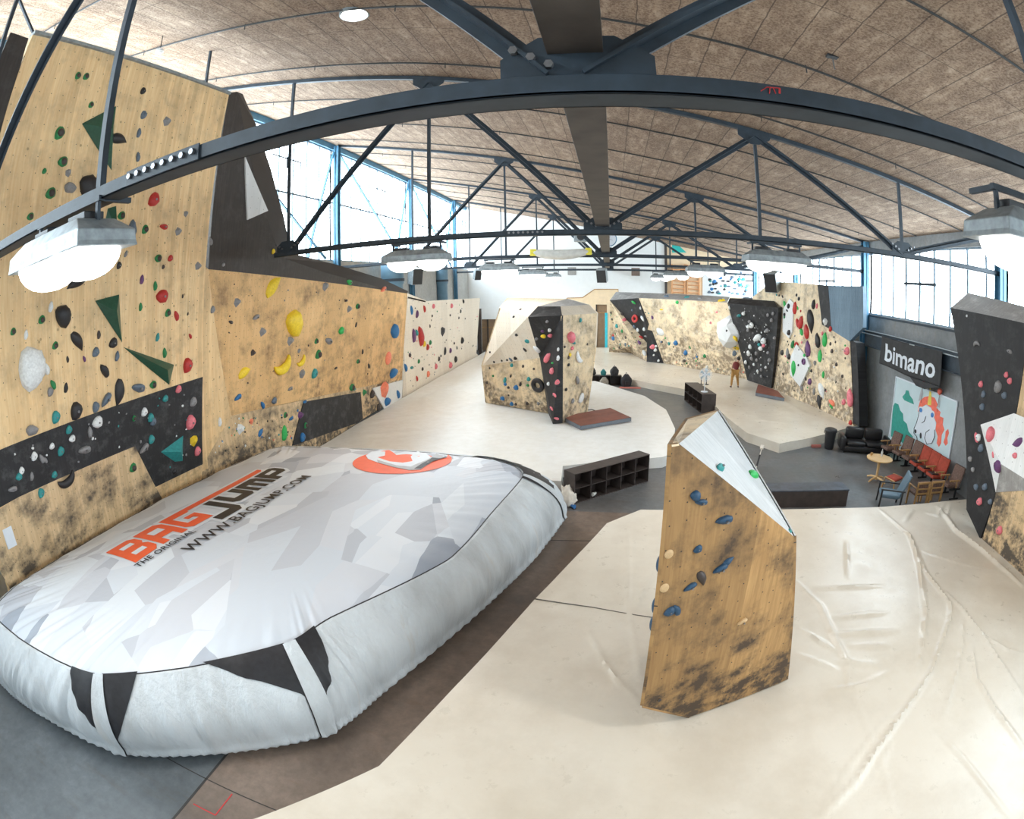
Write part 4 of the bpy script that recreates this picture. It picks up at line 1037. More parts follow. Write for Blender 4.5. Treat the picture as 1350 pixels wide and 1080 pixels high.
# black volume at the banner-side end of the cream mat
t = thing('climbing_wall', 'dark slanted climbing volume with pine faces, rising from the cream mat', 'climbing wall', (10, 10, 0), 'climbing walls')
XV = 9.7
def onV(p): return atx(p, XV)
tip = onV((1292, 711))
panel('black_face', [onV(p) for p in [(1253, 406), (1350, 426), (1360, 430), (1350, 478), (1339, 547), (1313, 649), (1292, 711), (1274, 672)]], M['black_ply'], t, .25, 'volume', label='black face with pink holds')
panel('pine_face', [onV(p) for p in [(1339, 547), (1350, 476), (1362, 420), (1440, 480), (1440, 680), (1313, 649)]], M['pine_low'], t, .2, 'volume', -.02)
panel('lower_pine_face', [onV(p) for p in [(1313, 649), (1440, 640)]] + [Vector((9.72, 5.5, .3)), Vector((9.72, 9.6, .3))], M['pine_low'], t, .2, 'volume', -.01)
v0, v1, v2, v3, v4 = [onV(p) for p in [(1293, 560), (1337, 545), (1313, 649), (1372, 560), (1372, 645)]]
vx = onV((1320, 612)); vx = vx + (CAM - vx).normalized() * .35
panel('white_volume', [v0, v1, vx], M['white_board'], t, .04, 'volume', .01, label='white angular volume')
panel('white_volume', [v0, vx, v2], M['white_board'], t, .04, 'volume', .01, label='white angular volume')
panel('white_volume', [v1, v3, v4, vx], M['white_board'], t, .04, 'volume', .01, label='white angular volume')
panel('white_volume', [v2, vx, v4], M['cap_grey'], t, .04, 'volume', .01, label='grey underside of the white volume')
panel('cap_board', [onV((1253, 406)), onV((1350, 426)), onV((1360, 430)), atx((1372, 412), 10.3), atx((1350, 404), 10.3), atx((1276, 386), 10.6)], M['cap_grey'], t, .08, None, label='grey cap board')

# foreground tower
T = {}
T['a'] = atz((848, 931), .375); T['b'] = atz((910, 945), .375); T['c'] = atz((1036, 897), .375)
nm = Vector((-(T['c'].y - T['b'].y), T['c'].x - T['b'].x, 0)); nl = Vector((-(T['b'].y - T['a'].y), T['b'].x - T['a'].x, 0))
T['e'] = onpl((895, 585), T['b'], nm); T['d'] = onpl((885.5, 586.5), T['a'], nl); T['d'] = onpl((885.5, 586.5), T['e'], Vector((T['d'].y - T['e'].y, T['e'].x - T['d'].x, 0)))
T['a'] = onpl((848, 931), T['b'], nm); T['d'] = onpl((885.5, 586.5), T['b'], nm)
T['f'] = onpl((1046.5, 707.5), T['c'], nm)
T['g'] = aty((946, 542), 7.0); T['h'] = aty((907, 552.5), 6.5); T['i'] = aty((890.5, 577), 5.5)
T['j'] = Vector((T['g'].x + .2, 7.3, .375)); T['k'] = Vector((T['a'].x + .25, 6.6, .375))
T['l'] = Vector((T['f'].x + .15, 6.9, .375))
def tt_(s): return [T[c] for c in s]
t = thing('climbing_tower', 'free-standing ochre plywood climbing tower with blue holds on the cream mat', 'climbing tower', (1.7, 6.2, .375))
panel('front_face', tt_('abcfed'), M['ply_tower'], t, .04, 'tower')
panel('underside', [T['a'], T['b'], T['k']], M['ply_tower'], t, .03)
panel('white_top', tt_('egf'), M['tower_top'], t, .04, 'towertop', label='white sloping top')
panel('beige_top', [T['d'], T['e'], T['i']], M['ply_far'], t, .02, None)
panel('beige_top', [T['e'], T['g'], T['h'], T['i']], M['ply_far'], t, .02, 'towertop')
panel('side_face', tt_('adihk'), M['ply_tower'], t, .04, 'towerside')
panel('back_face', [T['k'], T['h'], T['g'], T['j']], M['ply_tower'], t, .04)
panel('back_face', [T['j'], T['g'], T['f'], T['l']], M['tower_top'], t, .02, None, -.02)
panel('back_face', [T['l'], T['f'], T['c']], M['ply_tower'], t, .04)
# ------------------------------------------------------------------ climbing holds
HMESH = {}
def hold_mesh(shape, col):
    key = (shape, col)
    if key in HMESH: return HMESH[key]
    rr = random.Random(hash(shape) % 1000 if False else sum(map(ord, shape)) * 7)
    b = MB(); rings, seg = 6, 14
    if shape in 'bejlm':
        # half blob, flattened at the wall, with an incut lip; unit width
        k = dict(b=(.5, .46, .34), e=(.5, .24, .28), j=(.5, .36, .42), l=(.26, .5, .26), m=(.5, .5, .42))[shape]
        a = [rr.random() * 6.28 for _ in range(6)]
        vs = []
        for r in range(rings + 1):
            t = r / rings * PI / 2
            for s in range(seg):
                p = 2 * PI * s / seg
                q = 1 + .10 * math.sin(2 * p + a[0]) + .07 * math.sin(3 * p + a[1]) + .05 * math.sin(5 * p + a[2] + r)
                if shape == 'm': q += .05 * math.sin(9 * p + r * 2.2)
                x, y = k[0] * math.cos(p) * math.cos(t) * q, k[1] * math.sin(p) * math.cos(t) * q
                z = k[2] * math.sin(t) ** .8
                if shape == 'j': y += .16 * math.sin(t); z *= 1 - .28 * max(0, math.sin(p)) * math.cos(t)
                if shape == 'e': y += .10 * math.sin(t)
                vs.append((x, y, z))
        fs = [(r * seg + s, r * seg + (s + 1) % seg, (r + 1) * seg + (s + 1) % seg, (r + 1) * seg + s) for r in range(rings) for s in range(seg)]
        fs += [tuple(rings * seg + s for s in range(seg)), tuple(reversed(range(seg)))]
        b.add(vs, fs)
    elif shape == 'd':   # doughnut
        vs = []; A, Bn = 20, 10
        for i in range(A):
            p = 2 * PI * i / A
            for j in range(Bn):
                q = 2 * PI * j / Bn; R = .34 + .16 * math.cos(q); vs.append((R * math.cos(p), R * math.sin(p) * .95, .12 + .15 * math.sin(q)))
        fs = [(i * Bn + j, ((i + 1) % A) * Bn + j, ((i + 1) % A) * Bn + (j + 1) % Bn, i * Bn + (j + 1) % Bn) for i in range(A) for j in range(Bn)]
        b.add(vs, fs)
    elif shape == 'o':   # flat sloper disc
        b.lathe([(.5, 0), (.49, .05), (.42, .12), (.25, .17), (.08, .18)], 22)
    elif shape == 'c':   # crescent
        vs = []; A, Bn = 14, 8
        for i in range(A + 1):
            p = PI * (1.08 + .84 * i / A); w_ = .19 * math.sin(PI * (i + .35) / (A + .7)) ** .8
            for j in range(Bn):
                q = 2 * PI * j / Bn; R = .40 + w_ * math.cos(q); vs.append((R * math.cos(p) * 1.15, R * math.sin(p) + .28, .07 + max(0, w_ * 1.1 * math.sin(q)) - .07 * (math.sin(q) < 0)))
        fs = [(i * Bn + j, (i + 1) * Bn + j, (i + 1) * Bn + (j + 1) % Bn, i * Bn + (j + 1) % Bn) for i in range(A) for j in range(Bn)] + [tuple(range(Bn)), tuple(reversed(range(A * Bn, A * Bn + Bn)))]
        b.add(vs, fs)
    elif shape == 't':   # chipped angular hold
        n = 6; base = [(.5 * math.cos(2 * PI * i / n + .3) * (1 + .2 * math.sin(i * 2.1)), .46 * math.sin(2 * PI * i / n + .3) * (1 + .2 * math.cos(i * 3.3)), 0) for i in range(n)]
        topv = [(x * .45 + .05, y * .4 + .06, .3) for x, y, _ in base]
        b.add(base + topv, [tuple(reversed(range(n))), tuple(range(n, 2 * n))] + [(i, (i + 1) % n, n + (i + 1) % n, n + i) for i in range(n)])
    elif shape == 'f':   # drooping fin / horn
        vs = []; A, Bn = 12, 10
        for i in range(A + 1):
            u = i / A; cx_, cy_ = .10 * math.sin(u * 2.4) - .08, .5 - u; w_ = .24 * math.sin(PI * min(1, .06 + u * .98)) ** .7 * (1.25 - .6 * u) + .01
            for j in range(Bn):
                q = 2 * PI * j / Bn; vs.append((cx_ + w_ * math.cos(q), cy_, max(0, .24 * math.sin(PI * min(1, .1 + u * .85)) * math.sin(q)) - .01))
        fs = [(i * Bn + j, (i + 1) * Bn + j, (i + 1) * Bn + (j + 1) % Bn, i * Bn + (j + 1) % Bn) for i in range(A) for j in range(Bn)] + [tuple(range(Bn)), tuple(reversed(range(A * Bn, A * Bn + Bn)))]
        b.add(vs, fs)
    me_o = obj('climbing_hold', b, HM[col], None, smooth=55 if shape != 't' else 20)
    me = me_o.data; bpy.data.objects.remove(me_o); HMESH[key] = me; return me
bb_ = MB(); bb_.tube([(0, 0, .2), (0, 0, .385)], .075, 8); _o = obj('bolt', bb_, M['bolt']); BOLT = _o.data; bpy.data.objects.remove(_o)
def insert_mesh():
    o = obj('grip_insert', MB().lathe([(.32, .12), (.31, .32), (.22, .42), (.1, .45)], 14), HM['D'], smooth=True); me = o.data; bpy.data.objects.remove(o); return me
INS = insert_mesh()
SN = dict(b='rounded', e='edge', j='jug', l='upright', m='bumpy', d='ring-shaped', o='round flat', c='crescent', t='chipped', f='fin-shaped')
WN = dict(tall='tall pine wall', orange='orange wall', dots='pale dotted wall', boulder='boulder', beige='long beige wall', speaker='wall by the speaker', volume='dark slanted volume', tower='plywood tower', towertop='plywood tower top', towerside='plywood tower side')
BV = {k: bvh_of(k) for k in WALLS}
HOLDS = []
def place(surf, px, py, s, col, shape='b', rot=0.0, asp=1.0):
    d = ray(px, py); h = BV[surf].ray_cast(CAM, d)
    if h[0] is None: return None
    n = h[1] if h[1].dot(d) < 0 else -h[1]
    dist = h[3]; w = s * dist / (FPX * math.cos(math.acos(max(-1, min(1, d.dot(cam2world(0, 0, 1))))) / 2))
    up = Vector((0, 0, 1)) - n * n.z
    if up.length < .2: up = Vector((0, 1, 0)) - n * n.y
    up.normalize(); sx = up.cross(n)
    mt = Matrix((sx, up, n)).transposed().to_4x4() @ Matrix.Rotation(rot, 4, 'Z') @ Matrix.Diagonal((w, w * asp, w * (.75 if w > .5 else 1), 1))
    return h[0] + n * .002, mt, w, n
def hold(surf, px, py, s, col, shape='b', rot=None, asp=1.0, label=None):
    rr = random.Random(int(px * 31 + py * 57))
    if rot is None: rot = rr.uniform(-.6, .6) if shape not in 'j' else rr.uniform(-.2, .2)
    q = place(surf, px, py, s, col, shape, rot, asp)
    if q is None: return None
    p, mt, w, n = q
    dual = col == 'g' and shape == 'b' and s > 4
    o = bpy.data.objects.new('climbing_hold', hold_mesh(shape, col)); COL.objects.link(o)
    m2 = mt.copy(); m2.translation = p; o.matrix_world = m2
    o['category'] = 'climbing hold'; o['group'] = 'climbing holds on the ' + WN[surf]
    if dual:
        c = bpy.data.objects.new('grip_insert', INS); COL.objects.link(c); c.parent = o; c['label'] = 'dark grip in the middle of the green hold'
    elif s >= 6 and w < .5 and shape in 'bjme':
        c = bpy.data.objects.new('bolt', BOLT); COL.objects.link(c); c.parent = o
    if label: o['label'] = label
    HOLDS.append((o, surf, col, shape, w, p.z, s)); return o
def batch(surf, ox, oy, k, txt):
    for it in txt.split(';'):
        it = it.strip()
        if not it: continue
        a = it.split(); x, y, s = map(float, a[:3]); c = a[3][0]; sh_ = a[3][1] if len(a[3]) > 1 else 'b'
        hold(surf, ox + x / k, oy + y / k, s / k * 1.15, c, sh_, math.radians(float(a[4])) if len(a) > 4 else None)
batch('tall', 0, 0, 3, '''308 300 22 g; 340 303 22 g; 360 415 20 g; 235 527 38 g; 248 640 34 g; 270 683 26 yt; 275 745 42 yj; 200 765 36 g; 175 677 17 g; 120 857 24 g; 565 360 22 k; 567 455 26 s; 548 527 30 sl; 545 622 30 sl; 660 480 34 yt; 480 853 28 g; 520 912 62 sl; 607 790 46 r; 573 908 28 g; 647 898 34 re; 705 915 30 yt; 735 845 22 yt; 625 1022 28 g; 673 1022 22 r; 645 1056 14 D; 470 1050 22 k; 497 1005 22 yl; 350 742 74 km; 470 550 66 kf 80; 410 1057 56 sl -20; 783 1052 30 yt; 505 790 18 Dl''')
batch('tall', 0, 300, 3, '''312 195 112 kf -55; 228 218 36 gl; 560 207 30 Ul; 613 232 30 gl; 640 272 48 r; 722 272 14 Dl; 555 315 26 gl; 663 338 26 g; 697 350 34 rl; 742 342 12 Dl; 200 315 32 wl -20; 165 365 26 g; 52 412 22 g; 248 350 62 km; 307 450 70 kf 30; 390 425 26 Dl; 447 457 34 k; 378 493 30 s; 462 510 32 sl; 218 467 24 g; 333 520 20 Ul; 267 522 20 Dl; 413 567 50 kl; 123 555 112 wm; 185 560 36 wl; 120 632 24 g; 210 622 32 gl; 198 650 26 y; 260 635 30 kl; 470 655 84 kf -20; 420 680 52 se; 300 725 52 k; 378 710 32 s; 220 750 36 T; 125 803 44 yj; 547 635 56 se -25; 605 622 28 g; 740 545 46 r; 752 430 20 rl; 622 435 28 Tl; 650 497 32 gl; 102 425 28 wl;
135 905 26 w; 165 915 30 yl; 272 800 26 T; 285 835 24 w; 205 865 20 w; 240 885 28 T; 355 810 34 yl; 385 770 40 w; 335 880 50 ye; 570 730 28 w; 595 752 28 T; 605 768 26 s; 598 838 28 T; 570 873 44 ye; 530 755 18 g; 653 677 24 T; 705 640 26 P; 763 690 32 y; 752 770 46 P; 780 885 30 P; 765 842 40 Yt; 85 962 22 w; 75 985 24 T; 125 985 26 yl; 50 1035 34 ye; 178 920 24 yl; 215 978 22 T; 690 965 18 k; 525 950 30 g; 262 997 74 kc; 162 1050 28 T''')
batch('orange', 250, 300, 3, '''187 295 34 yt; 262 355 34 ye; 288 412 34 yt; 162 375 22 De; 397 447 36 yt; 598 408 30 G; 657 385 18 Dl; 663 312 22 g; 630 322 28 yt; 618 290 18 De; 535 232 34 yt; 630 217 32 Ge; 548 450 42 ye -30; 500 450 20 g; 507 502 32 g; 443 578 34 yt; 492 578 34 T; 683 492 18 Dl; 665 530 18 g; 708 548 20 Dl; 577 557 18 De; 808 410 52 Bm 30; 785 517 46 Oo; 803 577 50 Bj 10; 190 672 36 Be; 288 703 30 Bl; 333 685 26 s; 397 638 26 ye; 640 632 28 g; 455 690 22 Be; 250 495 26 Dt; 432 487 18 yt; 90 325 24 y; 650 640 20 Te;
410 378 88 Ym; 365 545 96 Yc 20; 440 528 52 Yc 30; 217 572 66 Yf 100; 330 230 92 Yf 125; 765 245 34 Oe;
200 795 40 wt; 243 767 22 Ot; 280 810 34 Bf 120; 373 815 52 Gl -25; 378 742 20 g; 400 757 24 Be; 437 742 32 Ut; 118 770 30 wl; 445 830 30 B; 458 783 20 g; 690 652 26 gt; 720 660 30 D; 768 640 62 Ot; 780 690 40 Bj; 823 660 32 Bl; 745 712 24 D; 330 95 18 Yb; 30 153 20 yt; 133 147 14 y; 82 55 28 yl''')
batch('dots', 500, 290, 5.685, '''240 678 62 Bl; 280 708 54 Ul; 336 668 48 rl; 404 648 36 P; 540 645 34 P; 256 870 90 Ul; 278 845 50 Tl; 306 875 132 rl 8; 335 930 40 Y; 360 955 40 r; 380 920 34 g; 378 797 24 Dl; 472 832 70 kt; 608 686 28 kl; 618 905 44 k; 490 985 56 kl; 570 1045 40 k; 228 1015 34 Ul; 580 960 24 kl; 628 610 34 kl; 395 720 18 D; 530 715 18 D; 595 735 18 D; 460 1020 18 D; 560 925 20 D; 205 715 18 y''')
batch('dots', 250, 300, 3, '''853 555 30 Bl; 877 555 22 Te; 1030 487 18 U; 973 550 20 P; 942 580 22 O; 898 598 20 rl; 985 520 16 D; 1050 520 20 k; 1030 545 24 P; 920 560 14 D; 870 505 16 D; 905 530 16 g''')
batch('boulder', 600, 380, 5.685, '''490 160 26 kl; 440 215 26 ke; 460 350 24 k; 540 397 34 T; 525 462 34 kl; 385 100 14 k; 262 480 16 k; 292 553 18 k; 418 535 34 sl; 452 525 28 k; 390 538 18 k; 350 543 16 k; 425 578 28 T; 375 690 44 Tl; 377 720 26 B; 552 682 32 T; 458 745 40 B; 418 658 26 kl; 490 720 34 kl; 357 826 34 B; 425 868 32 B; 540 865 26 D; 455 870 22 D; 400 745 22 D; 285 658 18 g; 238 708 22 D; 625 865 30 yt; 510 585 22 D; 590 605 18 D; 625 725 106 kd; 400 802 14 D; 260 600 16 D; 545 728 22 g;
662 360 34 Y; 714 356 34 P; 708 315 28 w; 655 322 24 U; 615 458 60 wl; 692 525 92 Pl -55; 775 525 36 w; 730 562 28 Ge; 727 622 48 P; 765 705 36 P; 748 802 46 Pe; 725 902 42 Pe; 760 978 36 Pe; 700 718 30 w; 690 250 24 y; 775 460 26 w; 610 380 24 y;
938 240 30 T; 865 368 74 Pm; 890 410 44 Tf 60; 878 450 30 P; 925 520 96 wc -50; 915 690 56 yl; 940 825 76 wl -45; 860 500 28 Y; 850 575 24 k; 850 520 22 D; 830 760 26 k; 880 845 34 y; 820 440 20 D; 990 420 18 D''')
batch('beige', 780, 370, 7.2, '''400 207 48 Ge; 415 362 72 rd; 487 360 54 wl 30; 465 262 26 w; 385 280 22 s; 290 318 34 D; 405 438 32 s; 440 470 34 w; 500 462 36 w; 515 530 40 ye; 578 630 44 P; 605 660 30 w; 610 625 24 w; 635 760 22 w; 590 708 18 w;
675 285 90 Yt; 583 347 40 U; 730 302 30 T; 815 207 36 G; 708 155 60 se; 905 163 46 Te; 1025 172 46 ye; 1235 195 60 Ye; 940 365 36 s; 1015 393 92 sf 40; 1082 415 92 Gf 0; 1138 400 54 P; 800 592 48 B; 893 686 44 B; 818 462 32 T; 735 598 34 Tt; 935 630 36 gl; 240 432 40 T; 207 548 44 B; 205 520 26 r; 290 480 34 g; 325 540 28 D; 323 606 28 s; 310 372 36 P; 470 540 40 re -40; 452 590 44 Ul; 185 305 30 Dt; 195 368 24 D; 265 636 26 D; 965 505 38 g; 1145 495 36 D; 1065 300 28 Dl; 1075 715 36 g; 790 262 24 D; 660 460 110 wo; 1120 300 44 yl 35; 1192 300 34 P; 880 760 28 D; 500 690 60 wl''')
batch('beige', 920, 360, 5.14, '''280 290 34 Te; 310 275 26 w; 365 355 34 w; 340 365 24 w; 340 388 22 y; 405 440 68 we 25; 445 462 40 w; 415 485 22 T; 425 512 30 w; 445 492 24 P; 470 390 28 y; 500 320 24 y; 355 500 30 w; 345 545 34 w; 365 580 26 y; 325 605 26 w; 350 640 22 y; 430 655 22 y; 400 590 22 y; 485 590 26 y; 475 540 20 y; 510 275 22 y; 215 235 24 wl; 430 700 20 y; 460 640 18 w; 395 545 22 y; 350 330 22 y; 475 285 22 y; 520 440 22 y; 380 620 20 w; 405 665 20 w; 250 545 34 s''')
batch('speaker', 920, 360, 5.14, '''590 210 40 Gl; 616 225 28 k; 660 240 72 rl -15; 670 150 18 k; 686 175 22 k; 698 258 14 r; 535 148 14 T; 552 152 14 D; 575 160 20 Dl; 678 238 22 Gl; 605 255 22 ke; 588 282 22 k; 588 298 18 g; 700 340 80 rl -25; 680 340 54 rl; 740 400 84 rl 8; 787 215 56 kl -20; 808 225 30 Pl; 768 330 132 kf 10; 815 460 84 kl; 863 455 80 Gl -10; 845 410 22 P; 705 400 44 Gl 20; 750 515 88 Ul; 736 520 44 kl; 645 485 50 gl; 673 490 40 rd; 720 600 38 ed; 618 405 34 k; 525 540 84 sl; 573 540 34 k; 610 545 56 yl; 620 568 34 k; 722 558 20 G; 742 570 26 kl; 830 565 70 Gl -8; 795 610 34 yt; 650 650 88 Gf 0; 682 625 16 k; 770 663 20 k; 852 690 40 Gl -8; 760 738 38 U; 733 715 26 Dl; 790 805 40 yl; 840 800 96 wf 35; 825 875 80 kf 20; 910 880 62 Oe; 905 905 36 Ge; 1012 530 48 P; 910 530 26 D; 1035 850 100 Pl 10; 990 875 36 P; 1035 1015 30 r; 865 330 48 wt; 900 380 30 r; 865 795 20 D; 525 640 40 sl; 705 775 44 yl; 980 700 22 D; 940 620 24 D; 900 480 20 D'''.replace('38 ed', '38 Ud'))
batch('volume', 1230, 380, 2.842, '''127 104 8 w; 165 210 30 yc 190; 288 238 24 ye; 180 360 20 P; 275 325 18 P; 288 348 20 P; 245 370 34 y; 268 402 22 s; 190 398 20 s; 185 445 22 s; 165 560 30 Pl; 180 600 24 s; 195 745 22 s; 162 745 20 s; 175 800 24 P; 215 800 18 s; 170 560 24 w; 218 548 38 Pm; 226 625 18 Pl; 245 668 40 U; 316 580 44 Uf -60; 307 627 18 P; 250 908 26 P; 140 640 18 y; 150 680 16 y''')
batch('tower', 800, 540, 2.571, '''300 292 34 Nm 20; 320 314 42 Ne -20; 398 374 58 Ne -8; 308 473 28 N; 410 515 44 Nf 120; 385 538 50 Ne 10; 283 600 44 Ne 15; 322 572 56 Df 20; 212 684 34 Nb; 236 680 42 Nl 20; 210 490 30 Wo; 195 605 30 Wo; 178 985 12 D; 458 718 36 We 10''')
batch('towertop', 800, 540, 2.571, '''383 200 48 Te -30; 497 222 58 Gf 45; 620 412 14 Tb''')
for o, lab in zip([h[0] for h in HOLDS if h[1] == 'tower'], []): pass
for p in [(873, 721), (867, 776), (866.5, 802)]:
    # holds on the tower's airbag-side face, seen edge on
    base = T['a'].lerp(T['d'], (931 - p[1]) / 346.0); nn = (T['k'] - T['a']).cross(T['d'] - T['a']).normalized()
    if nn.x > 0: nn = -nn
    q = base + (T['k'] - T['a']).normalized() * .14
    o = bpy.data.objects.new('climbing_hold', hold_mesh('b', 'N')); COL.objects.link(o)
    up = Vector((0, 0, 1)); up = (up - nn * up.dot(nn)).normalized()
    mt = Matrix((up.cross(nn), up, nn)).transposed().to_4x4() @ Matrix.Diagonal((.2, .24, .2, 1)); mt.translation = q; o.matrix_world = mt
    o['category'] = 'climbing hold'; o['group'] = 'climbing holds on the plywood tower side'; HOLDS.append((o, 'towerside', 'N', 'b', .2, q.z, 20))
# of more than 300, the ones that show smallest join the scatter below
FEW = sorted(HOLDS, key=lambda h: -h[6])
CROWD0 = [(h[0].matrix_world.copy(), h[0].data, h[2]) for h in FEW[296:]]
for h in FEW[296:]:
    for c_ in list(h[0].children): bpy.data.objects.remove(c_)
    bpy.data.objects.remove(h[0])
HOLDS = FEW[:296]
# labels: what it looks like and where; ranked by height among its look-alikes
from collections import defaultdict
cl = defaultdict(list)
for h in HOLDS:
    size = 'tiny' if h[4] < .14 else 'small' if h[4] < .30 else 'medium' if h[4] < .55 else 'big'
    cl[(h[1], h[2], h[3], size)].append(h)
def ordn(i): return '%d%s' % (i, 'th' if 10 < i % 100 < 14 else {1: 'st', 2: 'nd', 3: 'rd'}.get(i % 10, 'th'))
for (sf, c, sp_, size), hs in cl.items():
    hs.sort(key=lambda h: -h[5]); base = '%s %s %s hold on the %s' % (size, CN[c], SN[sp_], WN[sf])
    for i, h in enumerate(hs):
        if 'label' in h[0]: continue
        h[0]['label'] = base + ('' if len(hs) == 1 else ', highest of its kind' if i == 0 else ', lowest of its kind' if i == len(hs) - 1 else ', %s highest of its kind' % ordn(i + 1))

# dark green angular volumes on the pine wall
def volume3(surf, pxs, apex, h, mat, name, label, cat='climbing volume', group=None):
    f = {'tall': on1}.get(surf)
    P3 = [f(p) for p in pxs]; n = (P3[1] - P3[0]).cross(P3[2] - P3[0]).normalized()
    if n.dot(CAM - P3[0]) < 0: n = -n
    P3 = [p + n * .014 for p in P3]; ap = f(apex) + n * h; k = len(P3)
    b = MB().add(P3 + [ap], [tuple(range(k))] + [(i, (i + 1) % k, k) for i in range(k)])
    return tag(obj(name, b, mat), label, cat, group)
c0 = lambda *pts: [(x / 3, y / 3) for x, y in pts]; c3 = lambda *pts: [(x / 3, 300 + y / 3) for x, y in pts]
GV = 'dark green angular volumes'
volume3('tall', c0((323, 490), (458, 420), (440, 675)), (415 / 3, 520 / 3), .3, HM['V'], 'climbing_volume', 'dark green angular volume high on the pine wall, behind the truss hanger', group=GV)
volume3('tall', c0((425, 825), (458, 815), (459, 975), (398, 968)), (445 / 3, 930 / 3), .2, HM['V'], 'climbing_volume', 'dark green angular volume half hidden by the hall lamp', group=GV)
volume3('tall', c3((375, 290), (470, 265), (482, 455)), (440 / 3, 300 + 330 / 3), .22, HM['V'], 'climbing_volume', 'dark green triangular volume pointing down in the middle of the pine wall', group=GV)
volume3('tall', c3((487, 473), (687, 543), (668, 622)), (640 / 3, 300 + 560 / 3), .22, HM['V'], 'climbing_volume', 'long dark green wedge volume just above the black band', group=GV)
volume3('tall', c3((635, 888), (723, 823), (721, 923), (690, 926)), (690 / 3, 300 + 880 / 3), .25, HM['T'], 'climbing_volume', 'teal green pyramid volume on the black band', group=GV)
# big white faceted volume over the climber
def gem(c, r, n, label):
    bm = bmesh.new(); bmesh.ops.create_icosphere(bm, subdivisions=2, radius=1)
    rr = random.Random(5)
    for v in bm.verts: v.co *= rr.uniform(.86, 1.04)
    up = Vector((0, 0, 1)); up = (up - n * up.dot(n)).normalized(); mt = Matrix((up.cross(n), up, n)).transposed().to_4x4() @ Matrix.Diagonal((r, r * 1.05, r * .7, 1)); mt.translation = c
    bmesh.ops.transform(bm, matrix=mt, verts=bm.verts)
    bmesh.ops.dissolve_limit(bm, angle_limit=.30, verts=bm.verts[:], edges=bm.edges[:])
    b = MB().add([v.co.copy() for v in bm.verts], []); bm.verts.index_update(); b.f = [tuple(v.index for v in f.verts) for f in bm.faces]; b.m = [0] * len(b.f); bm.free()
    return b
hq = BV['beige'].ray_cast(CAM, ray(968, 437)); nn = hq[1] if hq[1].dot(CAM - hq[0]) > 0 else -hq[1]
gc = hq[0] + nn * .45
bg_ = gem(gc, 20 * hq[3] / 690, nn, '')
tag(obj('climbing_volume', bg_, M['white_board']), 'big white faceted volume on the beige wall above the climber', 'climbing volume')
GB = BVHTree.FromPolygons([Vector(v) for v in bg_.v], bg_.f); WALLS['gem'] = []; BV['gem'] = GB; WN['gem'] = 'white faceted volume'
h_ = hold('gem', 970, 447, 10, 'Y', 'f', .5, label='yellow fin-shaped hold on the white faceted volume')
h_ = hold('gem', 958, 436, 3, 'k', 'b', label='tiny black hold on the white faceted volume')
h_ = hold('beige', 971, 459.5, 9, 'Y', 'e', 0, label='yellow edge hold just under the white faceted volume')

# crowds of very small holds: one object
b = MB(); rs2 = random.Random(11); slots = []
cols = 'kDyTBgPGOwsrYUNWV'
mats_ = [HM[c] for c in cols]
for mw_, me_, c_ in CROWD0: b.add([mw_ @ v.co for v in me_.vertices], [tuple(f.vertices) for f in me_.polygons], cols.index(c_))
def crowd(surf, poly, n, s0, s1, cset):
    A = np.array(poly); got = 0
    while got < n:
        x, y = rs2.uniform(A[:, 0].min(), A[:, 0].max()), rs2.uniform(A[:, 1].min(), A[:, 1].max())
        if not inpoly(np.array([[x, y]]), poly)[0]: continue
        got += 1
        q = place(surf, x, y, rs2.uniform(s0, s1), 'k', 'b', rs2.uniform(-1, 1), rs2.uniform(.6, 1.2))
        if q is None: continue
        p, mt, w, n_q = q; me = hold_mesh(rs2.choice('tb'), 'k'); c = rs2.choice(cset)
        b.add([p + (mt @ v.co) for v in me.vertices], [tuple(f.vertices) for f in me.polygons], cols.index(c))
crowd('beige', [(843, 396), (957, 402), (982, 497), (878, 477), (862, 438)], 150, 1.6, 3.2, 'kDDyTBgPGOw')
crowd('beige', [(804, 405), (850, 455), (838, 465), (804, 462)], 30, 1.5, 3, 'kDTgPD')
crowd('dots', [(540, 392), (630, 396), (627, 464), (535, 515)], 60, 1.4, 2.6, 'kDDyPgw')
crowd('speaker', [(1030, 440), (1085, 432), (1120, 455), (1121, 550), (1024, 505)], 60, 1.8, 3.6, 'kDDyGPw')
crowd('beige', [(962, 405), (1022, 410), (1014, 505), (988, 498)], 60, 1.3, 2.6, 'wyyw')
crowd('tall', [(5, 595), (262, 505), (262, 600), (205, 632), (180, 585), (20, 650)], 34, 2.2, 4, 'ywTw')
crowd('orange', [(280, 370), (530, 392), (526, 495), (310, 535)], 46, 1.6, 2.8, 'DDy')
crowd('orange', [(272, 600), (310, 553), (395, 533), (388, 578), (340, 588)], 46, 2, 3.6, 'kDTBOgw')
tag(obj('small_climbing_holds', b, mats_, smooth=40), 'scatter of very small coloured climbing holds across the climbing walls', 'climbing holds', kind='stuff')
